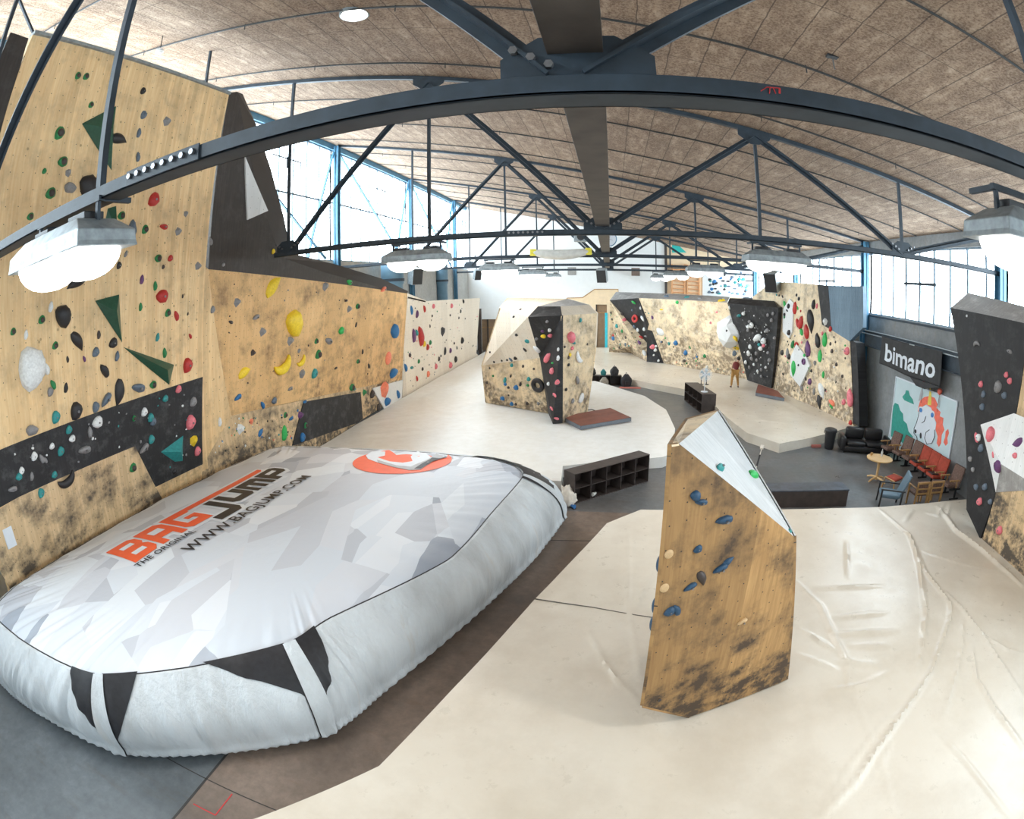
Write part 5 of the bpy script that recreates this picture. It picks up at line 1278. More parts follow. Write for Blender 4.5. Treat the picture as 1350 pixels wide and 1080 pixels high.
# ------------------------------------------------------------------ furniture and loose things
def local(root, loc, rz): root.location = loc; root.rotation_euler = (0, 0, rz)
def box_obj(name, x0, x1, y0, y1, z0, z1, mat, parent, bev=.006, **k):
    return obj(name, MB().box(x0, x1, y0, y1, z0, z1), mat, parent, bev=bev, **k)
def cubby(nx, nz, w, h, d, label, loc, rz, z=0):
    """open shelf, local: front at y=0 facing -y, back at +d"""
    t = thing('cubby_shelf', label, 'shelf'); th = .022
    box_obj('top_board', -w / 2, w / 2, 0, d, h - th, h, M['dark_wood'], t, .003); box_obj('bottom_board', -w / 2, w / 2, 0, d, .0, th, M['dark_wood'], t, .003)
    box_obj('back_board', -w / 2, w / 2, d - .012, d, th, h - th, M['dark_wood'], t, 0)
    for i in range(nx + 1):
        x = -w / 2 + (w - th) * i / nx; box_obj('divider' if 0 < i < nx else 'side_board', x, x + th, .004, d - .012, th, h - th, M['dark_wood'], t, .002)
    for k in range(1, nz):
        z_ = h * k / nz; box_obj('middle_shelf', -w / 2 + th, w / 2 - th, .004, d - .012, z_ - th / 2, z_ + th / 2, M['dark_wood'], t, .002)
    local(t, (*loc, z), rz); return t
fl, fr = Vector((-.83, 13.0, 0)), Vector((1.23, 14.85, 0)); d = fr - fl
cubby(5, 2, d.length, .84, .46, 'dark ten-compartment cubby shelf between the airbag and the tower', ((fl + fr) / 2)[:2], math.atan2(d.y, d.x))
# bench
t = thing('bench', 'long low dark wooden bench behind the plywood tower', 'bench')
box_obj('front_panel', -1.2, 1.2, 0, .03, .0, .46, M['dark_wood'], t); box_obj('back_panel', -1.2, 1.2, .55, .58, 0, .46, M['dark_wood'], t)
for x in (-1.2, 1.17): box_obj('end_panel', x, x + .03, .03, .55, 0, .46, M['dark_wood'], t)
box_obj('top_board', -1.22, 1.22, -.01, .6, .46, .5, M['bench_top'], t)
local(t, (5.68, 12.92, 0), 0)
# far cubby, turned along the hall, with a fan on it
cubby(4, 2, 2.9, .9, .7, 'dark cubby shelf on the concrete strip below the climber, carrying a fan', (4.02, 25.0), -PI / 2 + .14)
t = thing('pedestal_fan', 'round white fan standing on the dark cubby below the climber', 'fan')
obj('base', MB().lathe([(.17, 0), (.17, .03), (.03, .05)], 16), M['white_print'], t, smooth=True); obj('pole', MB().tube([(0, 0, .04), (0, 0, .55)], .02, 8), M['white_print'], t)
c = MB()
for r in (.12, .22, .31): c.tube([(r * math.cos(a), -.07 + (.31 - r) * -.12, .8 + r * math.sin(a)) for a in np.linspace(0, 2 * PI, 25)], .008, 5, cap=False)
for a in np.linspace(0, 2 * PI, 28, endpoint=False):
    c.tube([(0, -.1, .8), (.31 * math.cos(a), -.07, .8 + .31 * math.sin(a)), (.30 * math.cos(a), .07, .8 + .30 * math.sin(a)), (0, .1, .8)], .004, 4)
obj('guard', c, M['white_print'], t)
c = MB()
for k in range(5):
    a = 2 * PI * k / 5; c.slab([(.05 * math.cos(a), -.02, .8 + .05 * math.sin(a)), (.27 * math.cos(a - .25), -.03, .8 + .27 * math.sin(a - .25)), (.27 * math.cos(a + .3), .03, .8 + .27 * math.sin(a + .3))], (0, .012, 0))
obj('blades', c, plain('fan_blade_blue', (.45, .58, .68), .3), t); obj('motor', MB().tube([(0, -.06, .8), (0, .12, .8)], .07, 12), M['white_print'], t)
local(t, (4.42, 24.1, .9), .3)
# low shelf of bags past the boulder
cubby(3, 1, 1.9, .55, .45, 'low dark shelf with bags past the boulder, on the concrete strip', (-.25, 29.95), .08)
def bagpack(label, loc, mat, s=1.0, name='backpack', rz=0):
    t = thing(name, label, 'bag'); b = MB()
    prof = []
    for r in range(9):
        u = r / 8; w_ = (.17 + .05 * math.sin(u * PI)) * (1 - .55 * max(0, u - .6) / .4); dd = w_ * .65
        prof.append([(w_ * s * math.copysign(abs(math.cos(a)) ** .7, math.cos(a)), dd * s * math.copysign(abs(math.sin(a)) ** .7, math.sin(a)) + .02 * math.sin(u * 5), u * .45 * s) for a in np.linspace(0, 2 * PI, 16, endpoint=False)])
    vs = sum(prof, []); fs = [(r * 16 + k, r * 16 + (k + 1) % 16, (r + 1) * 16 + (k + 1) % 16, (r + 1) * 16 + k) for r in range(8) for k in range(16)] + [tuple(reversed(range(16))), tuple(range(128, 144))]
    obj('body', b.add(vs, fs), mat, t, smooth=True)
    obj('front_pocket', MB().box(-.1 * s, .1 * s, -.19 * s, -.12 * s, .06 * s, .22 * s), mat, t, bev=.03 * s)
    obj('carry_loop', MB().tube([(-.05 * s, 0, .43 * s), (0, 0, .52 * s), (.05 * s, 0, .43 * s)], .012 * s, 6), M['cord'], t, smooth=True)
    local(t, loc, rz); return t
bk = plain('charcoal_fabric', (.05, .05, .055), .9); gb = plain('grey_beige_fabric', (.40, .36, .30), .9); tb = plain('teal_fabric', (.04, .22, .22), .9)
bagpack('dark grey backpack lying on the low shelf past the boulder', (.28, 30.1, .55), bk, 1.15, rz=.4); bagpack('black bag at the boulder end of the low shelf', (-.95, 30.15, .55), M['vinyl_black'], .9, rz=1)
bagpack('small teal bag in the middle of the low shelf', (-.35, 30.15, .55), tb, .75); bagpack('beige rucksack leaning in front of the low shelf', (-.3, 29.72, 0), gb, 1.15, rz=.1)
bagpack('dark bag on the floor at the end of the low shelf', (.95, 29.9, 0), bk, 1.5, rz=.3)
t = thing('mat_scrap', 'flat reddish mat on the concrete beside the bags', 'floor mat', (1.2, 29.4, 0)); 
o = box_obj('pad', .55, 1.75, 29.15, 29.6, .0, .02, M['pinkpad'], t)
# brown pads
def pad(label, corners, h, sag=.05):
    P3 = [Vector(c) for c in corners]; z0 = P3[0].z; t = thing('crash_pad', label, 'crash pad', (*sum((p for p in P3), Vector())[:2],) and tuple(sum(P3, Vector()) / 4), 'reddish brown crash pads')
    b = MB(); n = 12; vs = []
    for j in range(n + 1):
        for i in range(n + 1):
            u, v = i / n, j / n; p = (P3[0] * (1 - u) + P3[1] * u) * (1 - v) + (P3[3] * (1 - u) + P3[2] * u) * v
            vs.append((p.x, p.y, z0 + h + .03 * math.sin(u * PI) * math.sin(v * PI) - sag * math.exp(-((u - .5) / .04) ** 2) * .4))
    k = len(vs); vs += [(x, y, z0 + .0) for x, y, z in vs]
    fs = [(j * (n + 1) + i, j * (n + 1) + i + 1, (j + 1) * (n + 1) + i + 1, (j + 1) * (n + 1) + i) for j in range(n) for i in range(n)]
    fs += [tuple(k + q for q in reversed(f)) for f in fs]; b.add(vs, fs)
    top_ = obj('top_cover', b, M['pad_red'], t, smooth=30)
    b = MB()
    for i in range(4):
        p, q = P3[i], P3[(i + 1) % 4]; c_ = sum(P3, Vector()) / 4; off = ((p + q) / 2 - c_); off.z = 0; off = off.normalized() * .012
        b.slab([p + off, q + off, q + off + Vector((0, 0, h * .95)), p + off + Vector((0, 0, h * .95))], -off * .8)
    obj('side_band', b, M['pad_side'], t)
zz = .37
pad('reddish brown crash pad at the foot of the boulder', [(-1.85, 20.45, zz), (-1.02, 19.05, zz), (.88, 20.5, zz), (.05, 22.1, zz)], .15)
pad('reddish brown crash pad by the black block, near the climber', [(8.35, 28.6, zz), (7.55, 26.2, zz), (8.75, 25.0, zz), (8.98, 26.9, zz)], .16)
# cloth bundle and litter beside the cubby
b = MB(); bm = bmesh.new(); bmesh.ops.create_icosphere(bm, subdivisions=3, radius=1); rr = random.Random(2)
for v in bm.verts:
    c = v.co; k = 1 + .18 * math.sin(c.x * 7 + 1) * math.sin(c.y * 6) + .12 * math.sin(c.z * 9 + c.x * 4)
    v.co = Vector((c.x * .20 * k, c.y * .22 * k, max(0, (c.z + .75) * .27 * k * (1.0 - .3 * c.x))))
b.add([v.co.copy() for v in bm.verts], []); bm.verts.index_update(); b.f = [tuple(v.index for v in f.verts) for f in bm.faces]; b.m = [0] * len(b.f); bm.free()
o = tag(obj('cloth_bundle', b, M['cloth'], smooth='all'), 'crumpled off-white cloth on the floor between airbag and cubby shelf', 'cloth'); o.location = (-.98, 12.95, 0)
def shoe(label, loc, rz, mat):
    t = thing('climbing_shoe', label, 'shoe'); b = MB(); vs = []; n = 12
    for r in range(9):
        u = r / 8; w_ = .05 * (.55 + .6 * math.sin(PI * min(1, .15 + u * .85)) ) ; h_ = .1 - .06 * u + (.02 if r < 2 else 0)
        vs += [(w_ * math.cos(a), -.13 + .26 * u, .012 + h_ * (.5 + .5 * math.sin(a))) for a in np.linspace(0, 2 * PI, n, endpoint=False)]
    b.add(vs, [(r * n + k, r * n + (k + 1) % n, (r + 1) * n + (k + 1) % n, (r + 1) * n + k) for r in range(8) for k in range(n)] + [tuple(reversed(range(n))), tuple(range(96, 108))])
    obj('upper', b, mat, t, smooth=True); obj('sole', MB().slab([(-.045, -.13, 0), (.045, -.13, 0), (.055, .05, 0), (.02, .14, 0), (-.02, .14, 0), (-.055, .05, 0)], (0, 0, .015)), M['black'], t)
    local(t, loc, rz)
shoe('blue shoe on the floor by the crumpled cloth', (-.86, 12.78, 0), .5, M['blue_paint']); shoe('pale grey shoe inside the bottom compartment of the front cubby', (-.33, 13.6, .03), -.3, M['pale_tube'])
# brush on a stick lying behind the tower
t = thing('brush_stick', 'long thin stick with a brush head leaning on the concrete behind the tower', 'brush'); 
a, q = Vector((4.55, 13.6, .52)), Vector((4.9, 16.4, .05)); a = atz((992, 634), .015); q = atz((1004, 592), .75)
obj('stick', MB().tube([a, q], .014, 6), M['cloth'], t); obj('grip', MB().tube([a.lerp(q, .45), a.lerp(q, .8)], .03, 8), M['black'], t); obj('brush_head', MB().bar(q, q + (q - a).normalized() * .14, .12, .06), M['cloth'], t, bev=.01)
for p0, p1, lab in (((924, 513), (924.5, 497), 'thin dark pole standing behind the far cubby shelf'), ((931, 514), (932, 487), 'thin pole with a pale head standing behind the far cubby shelf')):
    g0 = atz((p0[0], 531), .35); g0 = aty(p0, 29.0); g1 = aty(p1, 29.0); g0 = Vector((g0.x, 29.0, .36))
    t = thing('measuring_pole', lab, 'pole', g0); obj('shaft', MB().tube([g0, g1], .022, 6), M['steel'], t); obj('foot_disc', MB().lathe([(.14, 0), (.14, .02), (.03, .03)], 14, g0), M['black'], t)
    if 'head' in lab: obj('head', MB().lathe([(.03, 0), (.09, .06), (.08, .18), (.02, .22)], 10, g1), M['pale_tube'], t, smooth=True)
# bin, sofa, table
t = thing('waste_bin', 'tall black plastic bin between the cream mat edge and the black sofa', 'bin')
obj('body', MB().lathe([(.17, 0), (.19, .05), (.235, .66)], 20), M['black'], t, smooth=True); obj('lid', MB().lathe([(.26, .66), (.265, .71), (.24, .76), (.14, .80)], 20), M['black'], t, smooth=True); obj('grip', MB().tube([(-.29, 0, .6), (-.29, 0, .68), (-.24, 0, .7)], .015, 6), M['black'], t)
local(t, (8.55, 18.4, 0), 0)
t = thing('brick_block', 'small reddish block on the floor beside the black bin', 'block'); box_obj('block', -.2, .2, -.06, .06, 0, .1, M['pinkpad'], t); local(t, (8.05, 18.55, 0), .05)
def cushion(name, x0, x1, y0, y1, z0, z1, mat, parent, bev=.05):
    return obj(name, MB().box(x0, x1, y0, y1, z0, z1), mat, parent, bev=bev, smooth=60)
t = thing('leather_sofa', 'black leather sofa against the concrete wall, next to the black bin', 'sofa')
cushion('base', -1.0, 1.0, -.38, .42, .06, .28, M['leather'], t)
for x in (-.8, .02): cushion('seat_cushion', x, x + .78, -.42, .2, .28, .44, M['leather'], t, .06)
for x in (-.8, .02):
    cushion('back_cushion', x, x + .78, .12, .4, .42, .86, M['leather'], t, .09)
for x in (-1.08, .86): cushion('armrest', x, x + .24, -.4, .42, .08, .62, M['leather'], t, .09)
for x in (-.9, .9):
    for y in (-.3, .34): obj('leg', MB().tube([(x, y, 0), (x, y, .08)], .025, 8), M['black'], t)
local(t, (9.95, 18.0, 0), -.24)
t = thing('round_table', 'round light wood table before the brown velvet seats', 'table')
obj('tabletop', MB().lathe([(.0, .72), (.46, .72), (.47, .735), (.47, .75), (.46, .76)], 32), M['table_wood'], t, smooth=True)
obj('pillar', MB().lathe([(.05, .03), (.045, .3), (.06, .72)], 12), M['table_wood'], t, smooth=True)
for k in range(4):
    a = PI / 2 * k + .4; obj('leg', MB().tube([(0, 0, .12), (.25 * math.cos(a), .25 * math.sin(a), .09), (.42 * math.cos(a), .42 * math.sin(a), .025)], [.04, .035, .025], 8), M['table_wood'], t, smooth=True)
local(t, (8.95, 14.9, 0), 0)
t = thing('glass_bottle', 'small clear bottle standing on the round table', 'bottle'); obj('body', MB().lathe([(.035, 0), (.04, .02), (.04, .15), (.015, .2), (.015, .25)], 12), plain('clear_grey_glass', (.5, .52, .52), .1), t, smooth=True); obj('cap', MB().lathe([(.018, .25), (.018, .27)], 10), M['black'], t); local(t, (9.1, 15.05, .76), 0)
t = thing('mug', 'small brown mug on the far edge of the round table', 'mug'); obj('body', MB().lathe([(.035, 0), (.04, .01), (.042, .09), (.036, .09), (.034, .02)], 14), M['wood_frame'], t, smooth=True); obj('handle', MB().tube([(.04, 0, .02), (.07, 0, .035), (.07, 0, .065), (.04, 0, .08)], .007, 6), M['wood_frame'], t); local(t, (8.75, 15.18, .76), 0)
# low stool with red seat by the table
t = thing('low_stool', 'low red-topped stool with curved wooden legs under the round table edge', 'stool')
cushion('seat', -.26, .26, -.2, .2, .28, .38, M['seat_red'], t, .04)
for sx in (-1, 1): obj('leg', MB().tube([(sx * .28, -.22, 0), (sx * .3, -.2, .32), (sx * .28, .2, .36), (sx * .3, .26, 0)], .028, 8), M['wood_frame'], t, smooth=True)
local(t, (9.25, 14.2, 0), .5)

# theatre seats
def theatre(label, mat, folded, group):
    t = thing('theatre_seat', label, 'seat', group=group)   # local: faces -x, back at +x
    bk_ = MB(); n = 8; vs = []
    for k in range(n + 1):
        u = k / n; z = .36 + .62 * u; x = .12 + .19 * u + .02 * math.sin(u * PI); w_ = .29 - .015 * u
        vs += [(x - .05, -w_, z), (x - .075, -w_ * .5, z), (x - .075, w_ * .5, z), (x - .05, w_, z), (x + .02, w_, z), (x + .02, -w_, z)]
    fs = [(k * 6 + i, k * 6 + (i + 1) % 6, (k + 1) * 6 + (i + 1) % 6, (k + 1) * 6 + i) for k in range(n) for i in range(6)] + [tuple(reversed(range(6))), tuple(range(n * 6, n * 6 + 6))]
    obj('backrest', bk_.add(vs, fs), mat, t, bev=.012, smooth=50)
    if folded:
        s = MB().bar((-.02, 0, .36), (.06, 0, .74), .46, .11, up=(1, 0, 0))
    else: s = MB().bar((-.36, 0, .42), (.1, 0, .38), .48, .11)
    obj('seat_cushion', s, mat, t, bev=.03, smooth=60)
    if mat is M['seat_red']: obj('dark_pad', MB().bar((-.34, 0, .49), (-.02, 0, .47), .3, .03), M['black'], t, bev=.01, label='dark patch on the red seat')
    for y in (-.29, .27):
        obj('side_frame', MB().box(-.3, .22, y, y + .02, .3, .36).box(-.02, .06, y, y + .02, 0, .32).box(-.2, .22, y, y + .02, 0, .04), M['black'], t)
        obj('armrest', MB().box(-.34, .1, y - .025, y + .045, .58, .62).box(-.02, .03, y, y + .02, .35, .58), M['wood_frame'], t, bev=.008)
    return t
XS = 11.0
def put(t, x, y, rz): t.location = (x, y, 0); t.rotation_euler = (0, 0, rz)
b0 = theatre('brown patterned velvet theatre seat next to the black sofa', M['seat_brown'], False, 'brown velvet theatre seats'); put(b0, 10.75, 17.15, .12)
dup(b0, (10.95, 16.55, 0), .1, 'brown patterned velvet theatre seat between two brown seats, below the mural'); dup(b0, (11.05, 15.95, 0), .08, 'brown patterned velvet theatre seat next to the red seats')
dup(b0, (11.15, 13.3, 0), .05, 'brown patterned velvet theatre seat alone past the red seats, by the dark volume')
r0 = theatre('rust red velvet theatre seat next to the brown seats', M['seat_red'], False, 'rust red theatre seats'); put(r0, 11.05, 15.33, .05)
dup(r0, (11.05, 14.73, 0), .05, 'rust red velvet theatre seat in the middle of the three red ones'); dup(r0, (11.05, 14.13, 0), .05, 'rust red velvet theatre seat at the end by the lone brown seat')
def woodback(label):
    t = thing('wood_frame_chair', label, 'chair', group='wood-framed chairs seen from behind')  # faces +y
    obj('seat_cushion', MB().box(-.24, .24, -.2, .26, .36, .44), M['seat_brown'], t, bev=.03)
    obj('back_frame', MB().box(-.27, .27, -.25, -.21, .42, .47).box(-.27, .27, -.27, -.23, .74, .80).box(-.27, -.22, -.26, -.22, .2, .8).box(.22, .27, -.26, -.22, .2, .8).box(-.27, .27, -.26, -.22, .57, .61), M['wood_frame'], t, bev=.008)
    obj('back_cushion', MB().box(-.22, .22, -.21, -.12, .44, .8), M['seat_brown'], t, bev=.03)
    for x in (-.26, .21):
        obj('armrest', MB().box(x, x + .05, -.24, .26, .58, .62), M['wood_frame'], t, bev=.01)
        for y in (-.24, .2): obj('leg', MB().box(x, x + .05, y, y + .05, 0, .58), M['wood_frame'], t, bev=.005)
    return t
w0 = woodback('honey wood framed chair seen from behind, beside the blue armchair'); put(w0, 9.35, 12.75, .05)
dup(w0, (9.95, 12.8, 0), .05, 'honey wood framed chair seen from behind, beside the lone brown seat')
t = thing('blue_armchair', 'blue-grey vinyl armchair with a tall back at the cream mat edge', 'armchair')
obj('backrest', MB().slab([(-.3, .2, .34), (.3, .2, .34), (.3, .48, 1.02), (-.3, .48, 1.02)], (0, .07, .0)), M['seat_blue'], t, bev=.02); obj('seat_cushion', MB().box(-.3, .3, -.35, .24, .30, .42), M['seat_blue'], t, bev=.04)
for x in (-.37, .32):
    obj('armrest', MB().box(x, x + .05, -.38, .4, .55, .59), M['black'], t, bev=.01)
    for y in (-.36, .3): obj('leg', MB().bar((x + .025, y, 0), (x + .025, y + .02, .56), .05), M['black'], t)
local(t, (8.35, 12.85, 0), math.radians(-112))

# I-beam rail, banner, mural
t = thing('wall_rail', 'blue-grey steel I-beam rail along the concrete wall, behind the banner', 'steel rail', (11.45, 18.8, 4.2))
xr = 11.5
obj('beam', MB().box(xr - .10, xr + .14, 12.6, 23.4, 4.28, 4.31).box(xr - .10, xr + .14, 12.6, 23.4, 3.62, 3.65).box(xr + .01, xr + .04, 12.6, 23.4, 3.65, 4.28), M['steel'], t)
obj('cable_tray', MB().box(xr - .16, xr - .1, 12.6, 23.4, 4.16, 4.2).box(xr - .16, xr - .1, 12.6, 23.4, 4.30, 4.33), M['galv'], t)
b = MB(); ny, nz_ = 44, 16; ya, yb = 19.8, 15.1; vs = []
def bp(u, v):  # u from the sofa end to the volume end, v down
    y = ya + (yb - ya) * u; z = 4.24 - 1.12 * v - .06 * u * v + .02 * math.sin(u * PI * 3) * v - .04 * math.sin(u * PI)
    x = xr - .19 - .03 * math.sin(u * 21 + v * 2) * (1 - v) - .02 * math.sin(u * 9 - v * 5) - .03 * v
    return Vector((x, y, z))
for j in range(nz_ + 1): vs += [bp(i / ny, j / nz_) for i in range(ny + 1)]
b.add(vs, [(j * (ny + 1) + i, j * (ny + 1) + i + 1, (j + 1) * (ny + 1) + i + 1, (j + 1) * (ny + 1) + i) for j in range(nz_) for i in range(ny)])
t = thing('wall_banner', 'black cloth banner with white lettering hung on the steel rail above the mural', 'banner', (xr - .2, 17.8, 3.1))
ban = obj('cloth', b, M['banner'], t, smooth='all', recalc=False); ban.modifiers.new('thick', 'SOLIDIFY').thickness = .006
v, f = text2d('bimano', 1.0, .022, 1.0); x0, x1 = min(p[0] for p in v), max(p[0] for p in v); y1_ = max(p[1] for p in v); y0_ = min(p[1] for p in v)
b = MB(); bm = bmesh.new(); vv = [bm.verts.new((p[0], p[1], 0)) for p in v]
for q in f:
    try: bm.faces.new([vv[i] for i in q])
    except ValueError: pass
for ax, lo, hi in ((0, x0, x1), (1, y0_, y1_)):
    c = lo + .1
    while c < hi:
        no = Vector((1, 0, 0)) if ax == 0 else Vector((0, 1, 0)); bmesh.ops.bisect_plane(bm, geom=bm.verts[:] + bm.edges[:] + bm.faces[:], plane_co=no * c, plane_no=no, dist=1e-5); c += .1
bm.verts.index_update()
b.add([bp(.09 + .83 * (w_.co.x - x0) / (x1 - x0), .84 - .62 * (w_.co.y - y0_) / (y1_ - y0_)) + Vector((-.022, 0, 0)) for w_ in bm.verts], [tuple(w_.index for w_ in q.verts) for q in bm.faces]); bm.free()
obj('banner_lettering', b, M['white_print'], t, recalc=False, label='white lower-case lettering across the banner')
# balloons / lower drape tip of the banner
obj('lower_tip', MB().slab([bp(.55, 1), bp(.98, 1), bp(.80, 1.22), bp(.66, 1.2)], (.006, 0, 0)), M['banner'], t)

XM = 11.74
m_tl, m_bl, m_br, m_tr = (18.92, 2.85), (18.95, .05), (14.45, .2), (14.45, 2.85)
t = thing('wall_mural', 'painted panel of a white unicorn with a coral mane, under the banner', 'mural', (XM, 16.7, 0))
def flat(poly, mat, name, x, th=.004, **k):
    return obj(name, MB().slab([(x, y, z) for y, z in poly], (-th, 0, 0)), mat, t, **k)
flat([(18.95, .12), (14.45, .12), (14.45, 2.72), (18.95, 2.72)], M['mural_bg'], 'panel', XM, .03)
c = MB()
for a, q in (((18.97, .1), (18.97, 2.75)), ((14.43, .1), (14.43, 2.75)), ((18.97, 2.74), (14.43, 2.74)), ((18.97, .1), (14.43, .1))): c.bar((XM - .03, *a), (XM - .03, *q), .05, .05)
obj('frame', c, M['white_print'], t)
cM = lambda x, y: (lambda q: (q.y, q.z))(atx((1050 + x / 4.5, 460 + y / 4.5), XM - .035))
def mp(pts): return [cM(*p) for p in pts]
def paint(name, pts, mat, lvl, **k): return flat(mp(pts), mat, name, XM - .03 - .004 * lvl, .004, **k)
paint('green_tree', [(572, 345), (585, 320), (605, 330), (615, 365), (632, 385), (635, 425), (655, 445), (665, 490), (690, 520), (690, 560), (660, 580), (630, 560), (600, 530), (560, 520)], M['teal'], 1)
paint('green_cloud', [(628, 285), (645, 265), (650, 245), (665, 248), (672, 275), (690, 300), (697, 330), (640, 305)], M['teal'], 1)
paint('mane', [(725, 340), (735, 305), (760, 285), (790, 280), (820, 290), (838, 330), (830, 350), (855, 375), (850, 400), (872, 410), (868, 450), (878, 480), (862, 510), (858, 560), (845, 582), (832, 560), (838, 520), (825, 480), (830, 440), (815, 400), (800, 350), (770, 330), (745, 345), (735, 380), (720, 370)], M['coral'], 1)
paint('tail_curl', [(885, 490), (900, 475), (905, 500), (895, 530), (898, 560), (885, 575), (872, 555), (882, 525)], M['coral'], 1)
paint('face', [(735, 350), (765, 335), (800, 352), (815, 400), (828, 450), (822, 500), (815, 540), (795, 570), (760, 565), (750, 530), (735, 505), (705, 505), (700, 470), (715, 440), (725, 400)], M['white_print'], 2)
paint('horn', [(778, 332), (785, 285), (795, 205), (802, 285), (800, 335)], M['yellow_paint'], 3)
paint('ear', [(725, 310), (735, 262), (745, 225), (753, 265), (745, 300)], M['grey_print'], 2); paint('ear', [(838, 345), (842, 300), (850, 275), (852, 310), (850, 350)], M['grey_print'], 2)
def blob(cx, cy, rx, ry, mat, name, lvl): return paint(name, [(cx + rx * math.cos(a), cy + ry * math.sin(a)) for a in np.linspace(0, 2 * PI, 18, endpoint=False)], mat, lvl)
blob(738, 362, 13, 20, M['white_print'], 'eye', 3); blob(740, 364, 8, 13, M['blue_paint'], 'iris', 4); blob(806, 390, 15, 24, M['white_print'], 'eye', 3); blob(807, 393, 9, 15, M['blue_paint'], 'iris', 4)
blob(707, 490, 6, 12, M['black_print'], 'nostril', 3); blob(738, 515, 6, 18, M['black_print'], 'nostril', 3)
paint('rainbow', [(700, 560), (715, 540), (725, 550), (708, 605), (695, 600)], M['yellow_paint'], 3); paint('rainbow', [(725, 550), (735, 556), (720, 612), (708, 605)], M['coral'], 3); paint('rainbow', [(735, 556), (755, 575), (745, 615), (720, 612)], M['blue_paint'], 3)
paint('cloud_puff', [(665, 560), (690, 545), (697, 570), (690, 600), (670, 590)], M['white_print'], 2)
def lineart(pts): 
    P3 = [Vector((XM - .052, *cM(*p))) for p in pts]
    return MB().tube(P3, .012, 5)
c = MB()
for L_ in ([(820, 480), (822, 520), (805, 560), (775, 565), (762, 530), (770, 495), (790, 480)], [(700, 470), (698, 500), (715, 520), (720, 548)], [(735, 350), (725, 400), (712, 445), (700, 470)], [(790, 640), (800, 620), (820, 618), (832, 640)], [(740, 590), (770, 600), (790, 590)], [(770, 400), (760, 430), (745, 440)]):
    o_ = lineart(L_); c.add(o_.v, o_.f)
obj('outline', c, M['black_print'], t)
for p, c_ in (((1217, 506), M['coral']), ((1239, 516), M['coral'])):
    q = atx(p, XM - .12); tt2 = thing('balloon', 'small pink balloon at the mural, ' + ('by the banner tip' if p[0] < 1230 else 'beyond the unicorn horn'), 'balloon', q)
    obj('skin', MB().lathe([(.02, -.13), (.08, -.07), (.105, .0), (.085, .07), (.03, .105)], 14, q), M['coral'], tt2, smooth=True); obj('string', MB().tube([q + Vector((0, 0, -.12)), q + Vector((.03, .05, -.7))], .006, 4), M['cord'], tt2)

# speakers
def speaker(label, c, yaw, tilt, s=(.42, .42, .62), hang=None):
    t = thing('loudspeaker', label, 'loudspeaker', c, 'loudspeakers')
    w_, d_, h_ = s; b = MB().slab([(-w_ / 2, -d_ / 2, -h_ / 2), (w_ / 2, -d_ / 2, -h_ / 2), (w_ * .44, d_ / 2, -h_ / 2), (-w_ * .44, d_ / 2, -h_ / 2)], (0, 0, h_))
    R = Matrix.Rotation(yaw, 3, 'Z') @ Matrix.Rotation(tilt, 3, 'X'); c = Vector(c)
    def tr(mb): mb.v = [tuple(c + R @ Vector(v)) for v in mb.v]; return mb
    obj('cabinet', tr(b), M['galv'], t, bev=.015); obj('front_grille', tr(MB().box(-w_ * .47, w_ * .47, -d_ / 2 - .012, -d_ / 2 - .001, -h_ * .47, h_ * .47)), M['black'], t)
    obj('bracket', MB().bar(c + R @ Vector((0, d_ * .3, h_ * .3)), hang or c + Vector((0, .5, .5)), .05), M['black'], t); return t
q = onR((1030, 372)) + Vector((-.5, 0, .0)); speaker('grey loudspeaker on top of the tall beige wall', q, -.75, .3, (.75, .7, 1.05), q + Vector((.7, .3, -.3)))
q = aty((794, 363), 38.0); speaker('dark loudspeaker hanging under the middle steel beam', q, -.25, .3, (.7, .6, .95), Vector((q.x + .2, 38.2, 6.98)))
q = aty((547, 364), 26.5); speaker('grey loudspeaker hanging past the end of the orange wall', q, .9, .2, (.6, .6, .85), q + Vector((.1, .1, 1.6)))
q = aty((629, 362), 38.0); speaker('small grey loudspeaker tilted at the clerestory side of the white wall', q, .7, .3, (.5, .4, .75), q + Vector((-.2, .3, 1.5)))
q = aty((765, 313), 30.5); t = thing('heater_box', 'small dark fan box on the third truss near the middle beam', 'fan box', q); obj('case', MB().box(q.x - .35, q.x + .35, q.y - .3, q.y + .3, q.z - .25, q.z + .3), M['galv'], t, bev=.02); obj('fan_opening', MB().tube([(q.x + .05, q.y - .3, q.z + .02), (q.x + .05, q.y - .33, q.z + .02)], .22, 16), M['black'], t)
# long tube with yellow ends under the third truss
a, q = aty((703, 333), 21.75), aty((776, 331.5), 21.75); t = thing('hanging_tube', 'long pale tube with yellow end caps hanging at the third truss', 'tube', (a + q) / 2)
P3 = [a.lerp(q, u) + Vector((0, 0, -.12 * math.sin(u * PI))) for u in np.linspace(0, 1, 14)]; obj('tube', MB().tube(P3, [.10 + .11 * math.sin(PI * u) ** .6 for u in np.linspace(0, 1, 14)], 12), M['pale_tube'], t, smooth=True)
for p in (a, q): obj('end_cap', MB().box(p.x - .13, p.x + .13, p.y - .1, p.y + .1, p.z - .14, p.z + .14), M['yellow_cap'], t, bev=.03)
q = aty((803, 315), 31.5); t = thing('wall_clock', 'small round white clock beside the middle beam', 'clock', q); obj('dial', MB().tube([q, q + Vector((0, .06, 0))], .42, 24), M['white_print'], t); obj('rim', MB().tube([q + Vector((.43 * math.cos(a), 0, .43 * math.sin(a))) for a in np.linspace(0, 2 * PI, 25)], .03, 6, cap=False), M['steel_blue'], t); obj('hands', MB().bar(q + Vector((0, -.01, 0)), q + Vector((.1, -.01, .25)), .04, .01).bar(q + Vector((0, -.01, 0)), q + Vector((.2, -.01, -.08)), .04, .01), M['steel'], t)
